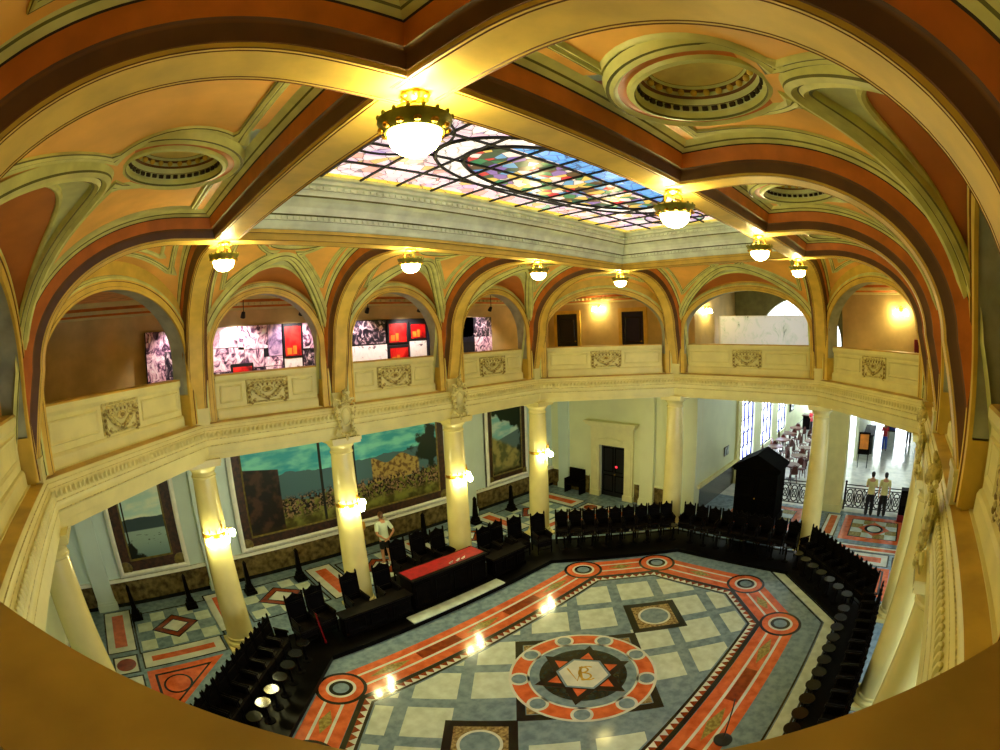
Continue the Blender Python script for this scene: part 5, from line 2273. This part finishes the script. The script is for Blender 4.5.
def make_gate(label, x, y0, y1):
    w = y1 - y0
    t = thing('iron_gate', label, 'gate', (x, (y0 + y1) / 2, 0))
    for sy in (-1, 1):
        mb = MB()
        mb.bbox((0, sy * w / 2, .58), (.08, .08, 1.16))
        mb.ball((0, sy * w / 2, 1.2), .06, 0, 8)
        mb.build('post', IRON, t)
    for z in (.12, .95, 1.08):
        MB().bbox((0, 0, z), (.04, w, .04)).build('rail', IRON, t)
    n = max(3, int(w / .42))
    for i in range(n):
        mb = MB()
        cy = -w / 2 + (i + .5) * w / n
        h = w / n / 2
        mb.tube([(0, cy + (h - .04) * math.cos(a), .53 + .36 * math.sin(a)) for a in [2 * PI * j / 20 for j in range(20)]], .026, 6, closed=True, up=(1, 0, 0))
        mb.tube([(0, cy + .5 * h * math.cos(a), .53 + .18 * math.sin(a)) for a in [2 * PI * j / 16 for j in range(16)]], .024, 6, closed=True, up=(1, 0, 0))
        mb.tube([(0, cy - h, .13), (0, cy + h, .94)], .02, 5, up=(1, 0, 0))
        mb.tube([(0, cy + h, .13), (0, cy - h, .94)], .02, 5, up=(1, 0, 0))
        mb.bbox((0, cy - h, .53), (.03, .03, .84))
        mb.build('grille_panel', IRON, t)
    return t


make_gate('black ornate iron gate left of the square pillar, before the cafe', 13.5, -2.25, .35)
make_gate('black ornate iron gate right of the square pillar, before the bright entrance', 13.8, -6.6, -3.5)
t = thing('ticket_cabinet', 'dark cabinet with red lower part at the right end of the entrance gate', 'cabinet', (13.2, -6.35, 0))
MB().bbox((0, 0, .8), (.5, .5, 1.0)).build('case', WOODD, t)
MB().bbox((0, 0, .15), (.52, .52, .3)).build('base', mat('dark_red_paint', (110, 12, 18)), t)
MB().bbox((-.26, 0, .95), (.02, .4, .5)).build('door', WOOD, t)

# ------------------------------------------------------------------ cafe furniture
RWOOD = mat('red_brown_wood', (74, 20, 8), .3, .15, 6.0)


def make_cafe_table(label):
    t = thing('cafe_table', label, 'table', (0, 0, 0), 0, 'cafe tables')
    MB().lathe([(.001, .70), (.46, .70), (.48, .725), (.46, .75), (.001, .75)], 24).build('top', RWOOD, t)
    MB().lathe([(.04, .03), (.03, .1), (.03, .68), (.10, .72)], 12).build('pedestal', IRON, t)
    MB().lathe([(.001, 0), (.25, 0), (.25, .02), (.04, .05), (.001, .05)], 16).build('foot', IRON, t)
    KIDS[t.name] = list(t.children)
    return t


def make_cafe_chair(label):
    t = thing('cafe_chair', label, 'chair', (0, 0, 0), 0, 'cafe chairs')
    MB().lathe([(.001, .44), (.20, .44), (.21, .455), (.20, .47), (.001, .47)], 16).build('seat', RWOOD, t)
    mb = MB()
    mb.tube([(.19 * math.cos(a), -.17, .46 + .46 * math.sin(a)) for a in [PI * i / 12 for i in range(13)]], .016, 6)
    mb.prism([(.17 * math.cos(a), .46 + .42 * math.sin(a)) for a in [PI * i / 10 for i in range(11)]], -.012, .012, 0, TR(0, -.17, 0) @ RX(PI / 2))
    mb.build('backrest', RWOOD, t)
    for sx in (-1, 1):
        for sy in (-1, 1):
            MB().tube([(sx * .14, sy * .14, .44), (sx * .18, sy * .18, 0)], .022, 6).build('leg', RWOOD, t)
    KIDS[t.name] = list(t.children)
    return t


ct0 = cc0 = None
CT = [(16.9 + 1.9 * (i // 2) + .3 * (i % 2), 1.72 if i % 2 == 0 else -.1) for i in range(12)]
for i, (x, y) in enumerate(CT):
    lab = 'round red-brown cafe table beyond the booth, %s from the gate' % ORD[i]
    if ct0 is None:
        ct0 = make_cafe_table(lab)
        ct0.location = (x, y, 0)
    else:
        dup(ct0, (x, y, 0), 0, lab)
    for j, a in enumerate((.5, 2.6, 4.4)):
        lx, ly = x + .64 * math.cos(a + i), y + .64 * math.sin(a + i)
        lab = 'red-brown cafe chair, %s at the %s cafe table from the gate' % (ORD[j], ORD[i])
        if cc0 is None:
            cc0 = make_cafe_chair(lab)
            cc0.location = (lx, ly, 0)
            cc0.rotation_euler = (0, 0, a + i + PI / 2)
        else:
            dup(cc0, (lx, ly, 0), a + i + PI / 2, lab)
# cafe counter and dark wall panels
t = thing('cafe_counter', 'dark counter at the far end of the cafe', 'counter', (30, .2, 0))
MB().bbox((0, 0, .5), (.7, 3.4, 1.0)).build('body', WOODD, t)
MB().bbox((0, 0, 1.03), (.85, 3.6, .06)).build('top', RWOOD, t)
for i, (x, lab) in enumerate(((29.0, 'nearer one'), (32.5, 'farther one'))):
    t = thing('wall_mirror', 'tall dark framed mirror on the cafe window wall, ' + lab, 'mirror', (x, YC - .06, 2.6))
    MB().bbox((0, 0, 0), (1.2, .08, 2.4)).build('frame', WOODD, t)
    MB().bbox((0, -.045, 0), (1.0, .02, 2.2)).build('glass', mat('dark_mirror', (60, 70, 80), .08, 0, metal=.6), t)
# entrance: reception counter, display stand, banner
t = thing('reception_counter', 'dark reception counter in the bright entrance hall', 'counter', (25.5, -3.75, 0))
MB().bbox((0, 0, .55), (3.2, .6, 1.1)).build('body', mat('charcoal_panel', (40, 44, 46), .4), t)
MB().bbox((0, 0, 1.13), (3.4, .75, .06)).build('top', WOODD, t)
t = thing('display_stand', 'display stand with an orange picture at the left of the entrance', 'display', (20.6, -3.7, 0))
MB().bbox((0, 0, 1.35), (.06, .7, 1.2)).build('panel', WOODD, t)
MB().bbox((-.04, 0, 1.45), (.02, .52, .8)).build('picture', mat('orange_print', (220, 130, 40), .5), t)
for sy in (-1, 1):
    MB().bbox((0, sy * .28, .4), (.05, .05, .8)).build('leg', IRON, t)
t = thing('blue_banner', 'tall blue standing banner in the bright entrance', 'banner', (31.5, -5.1, 0))
MB().bbox((0, 0, 1.1), (.05, 1.0, 2.1)).build('panel', mat('blue_banner_cloth', (50, 70, 170), .6, .2), t)
MB().bbox((0, 0, .03), (.4, 1.0, .06)).build('base', IRON, t)

# ------------------------------------------------------------------ people
SKIN = mat('skin', (196, 140, 104), .5, .08, 8.0)
HAIRD = mat('dark_hair', (24, 18, 14), .6)
HAIRB = mat('brown_hair', (92, 60, 32), .6)


def skinned(name, nodes, edges, m, parent, sub=1):
    """nodes: list of (pos, radius or (rx, ry)); grows one continuous surface"""
    me = bpy.data.meshes.new(name)
    me.from_pydata([n[0] for n in nodes], edges, [])
    o = bpy.data.objects.new(name, me)
    COL.objects.link(o)
    md = o.modifiers.new('skin', 'SKIN')
    md.use_smooth_shade = True
    for i, n in enumerate(nodes):
        r = n[1] if isinstance(n[1], tuple) else (n[1], n[1])
        me.skin_vertices[0].data[i].radius = r
    me.skin_vertices[0].data[0].use_root = True
    sb = o.modifiers.new('sub', 'SUBSURF')
    sb.levels = sb.render_levels = sub
    dg = bpy.context.evaluated_depsgraph_get()
    nm = bpy.data.meshes.new_from_object(o.evaluated_get(dg))
    bpy.data.objects.remove(o)
    nm.name = name
    nm.materials.clear()
    nm.materials.append(m)
    for p in nm.polygons:
        p.use_smooth = True
    o = bpy.data.objects.new(name, nm)
    COL.objects.link(o)
    o.parent = parent
    return o


def person(label, loc, rz, shirt, trouser, hair, arms='side', shorts=False, scale=1.0, lean=0.0):
    t = thing('person', label, 'person', loc, rz)
    t.scale = (scale,) * 3
    V = Vector
    pel = V((0, 0, .95))
    lp = lambda p, k: V((p[0], p[1] + lean * k, p[2]))
    nodes = [(pel, (.15, .11)), (lp((0, -.005, 1.12), .3), (.135, .10)), (lp((0, -.01, 1.30), .7), (.15, .105)), (lp((0, -.005, 1.44), 1), (.12, .08)), (lp((0, .01, 1.51), 1.15), .052), (lp((0, .025, 1.57), 1.25), (.07, .08)), (lp((0, .03, 1.65), 1.4), (.078, .095)), (lp((0, .02, 1.71), 1.5), (.06, .07))]
    edges = [(0, 1), (1, 2), (2, 3), (3, 4), (4, 5), (5, 6), (6, 7)]
    bones = {}
    for sg in (-1, 1):
        sh = lp((sg * .18, -.005, 1.42), 1)
        if arms == 'side':
            el, wr, hd = V((sg * .23, -.02, 1.14)), V((sg * .235, .04, .90)), V((sg * .23, .06, .82))
        elif arms == 'behind':
            el, wr, hd = V((sg * .29, -.14, 1.16)), V((sg * .08, -.20, .98)), V((sg * .01, -.21, .95))
        else:
            el, wr, hd = V((sg * .22, .03, 1.15)), V((sg * .12, .20, 1.12)), V((sg * .07, .26, 1.16))
        k = len(nodes)
        nodes += [(sh, .058), (el, .04), (wr, .027), (hd, (.035, .018))]
        edges += [(3, k), (k, k + 1), (k + 1, k + 2), (k + 2, k + 3)]
        d = (hd - wr).normalized()
        side = V((sg, 0, 0)) if abs(d.x) < .8 else V((0, 0, 1))
        ac = d.cross(side).normalized()
        for f, (off, ln) in enumerate(((-.028, .075), (-.010, .085), (.009, .08), (.027, .065))):
            j = len(nodes)
            b0 = hd + ac * off + d * .03
            nodes += [(b0 + d * ln * .5, .0095), (b0 + d * ln + side * -.012, .0085)]
            edges += [(k + 3, j), (j, j + 1)]
        j = len(nodes)
        nodes += [(wr + d * .04 + ac * -.04, .011), (wr + d * .08 + ac * -.055, .009)]
        edges += [(k + 3, j), (j, j + 1)]
        bones[sg] = (sh, el, wr)
    legs = {}
    for sg in (-1, 1):
        hp, kn, an, to = V((sg * .09, 0, .90)), V((sg * .105, .02, .49)), V((sg * .11, -.015, .09)), V((sg * .125, .13, .035))
        k = len(nodes)
        nodes += [(hp, .09), (kn, .058), (lp((sg * .11, -.02, .33), 0), .054), (an, .038), (to, (.042, .028))]
        edges += [(0, k), (k, k + 1), (k + 1, k + 2), (k + 2, k + 3), (k + 3, k + 4)]
        legs[sg] = (hp, kn, an, to)
    skinned('body', nodes, edges, SKIN, t, 2)
    hc = lp((0, .03, 1.65), 1.4)
    for sg in (-1, 1):
        MB().ball((hc.x + sg * .03, hc.y + .088, hc.z + .005), (.013, .007, .008), 0, 8).build('eye', HAIRD, t)
        MB().ball((hc.x + sg * .03, hc.y + .09, hc.z + .024), (.018, .005, .004), 0, 6).build('eyebrow', hair, t)
        MB().ball((hc.x + sg * .078, hc.y, hc.z - .005), (.01, .02, .03), 0, 8).build('ear', SKIN, t)
    MB().ball((hc.x, hc.y + .10, hc.z - .02), (.012, .016, .022), 0, 8).build('nose', SKIN, t)
    MB().ball((hc.x, hc.y + .088, hc.z - .055), (.024, .006, .007), 0, 8).build('mouth', mat('lips', (150, 80, 70), .5), t)
    mb = MB()
    mb.ball((hc.x, hc.y - .015, hc.z + .035), (.085, .10, .085), 0, 14)
    mb.ball((hc.x, hc.y - .045, hc.z - .02), (.078, .07, .08), 0, 12)
    mb.build('hair', hair, t)
    # shirt with sleeves
    sn = [(pel + V((0, 0, -.10)), (.185, .14)), (pel + V((0, 0, -.0)), (.172, .13)), (nodes[1][0], (.155, .118)), (nodes[2][0], (.168, .122)), (nodes[3][0], (.135, .095)), (lp((0, .005, 1.485), 1.1), (.06, .058))]
    se = [(0, 1), (1, 2), (2, 3), (3, 4), (4, 5)]
    for sg in (-1, 1):
        sh, el, wr = bones[sg]
        k = len(sn)
        sn += [(sh, .074), (sh.lerp(el, .55), .066), (sh.lerp(el, .85), .062)]
        se += [(4, k), (k, k + 1), (k + 1, k + 2)]
    skinned('shirt', sn, se, shirt, t, 2)
    tn = [(V((0, 0, 1.02)), (.165, .125)), (V((0, 0, .90)), (.172, .13))]
    te = [(0, 1)]
    for sg in (-1, 1):
        hp, kn, an, to = legs[sg]
        k = len(tn)
        if shorts:
            tn += [(hp + V((0, 0, -.03)), .102), (hp.lerp(kn, .9), .085)]
            te += [(1, k), (k, k + 1)]
        else:
            tn += [(hp + V((0, 0, -.03)), .115), (kn, .09), (an + V((0, .0, .06)), .085), (an + V((0, .01, -.045)), .085)]
            te += [(1, k), (k, k + 1), (k + 1, k + 2), (k + 2, k + 3)]
    skinned('shorts' if shorts else 'trousers', tn, te, trouser, t, 2)
    for sg in (-1, 1):
        hp, kn, an, to = legs[sg]
        mb = MB()
        mb.ball((an.x + .005 * sg, an.y + .07, .04), (.05, .13, .042), 0, 12)
        mb.ball((an.x, an.y - .005, .06), (.045, .055, .06), 0, 10)
        mb.build('shoe', WHITE if shorts else HAIRD, t)
    return t


YEL = mat('pale_yellow_shirt', (214, 208, 140), .7, .1)
BLK = mat('black_cloth', (22, 22, 26), .7, .2)
PALEG = mat('pale_green_shirt', (206, 220, 200), .7, .06)
ORS = mat('amber_shirt', (206, 150, 50), .7, .1)
NAVY = mat('navy_cloth', (34, 44, 96), .7, .15)
REDS = mat('red_shirt', (206, 50, 60), .7, .1)
BLUEC = mat('blue_cloth', (50, 80, 190), .7, .1)
person('person in pale yellow shirt and black trousers at the entrance gate, left of two', (13.35, -4.72, 0), -PI / 2, YEL, BLK, HAIRD, 'front', False, 1.05)
person('person in pale yellow shirt and black trousers at the entrance gate, right of two', (13.4, -5.32, 0), -PI / 2 + .15, YEL, BLK, HAIRD, 'side', False, 1.05)
person('person in pale shirt and dark shorts, hands behind back, facing the big painting', (.2, 8.25, 0), -.1, PALEG, BLK, HAIRB, 'behind', True, 1.07, .06)
person('person in amber shirt and navy shorts half hidden by the second lit column', (-.3, 9.0, 0), .1, ORS, NAVY, HAIRB, 'front', True, .97)
person('distant person in red shirt and blue trousers in the bright entrance', (25.2, -4.85, 0), PI / 2, REDS, BLUEC, HAIRD, 'side')
person('distant person in blue standing at the right of the bright entrance', (27.5, -6.6, 0), PI / 2, BLUEC, BLK, HAIRD, 'side')
person('distant person in red shirt beyond the cafe tables', (28.4, .9, 0), PI / 2, REDS, BLK, HAIRD, 'front')
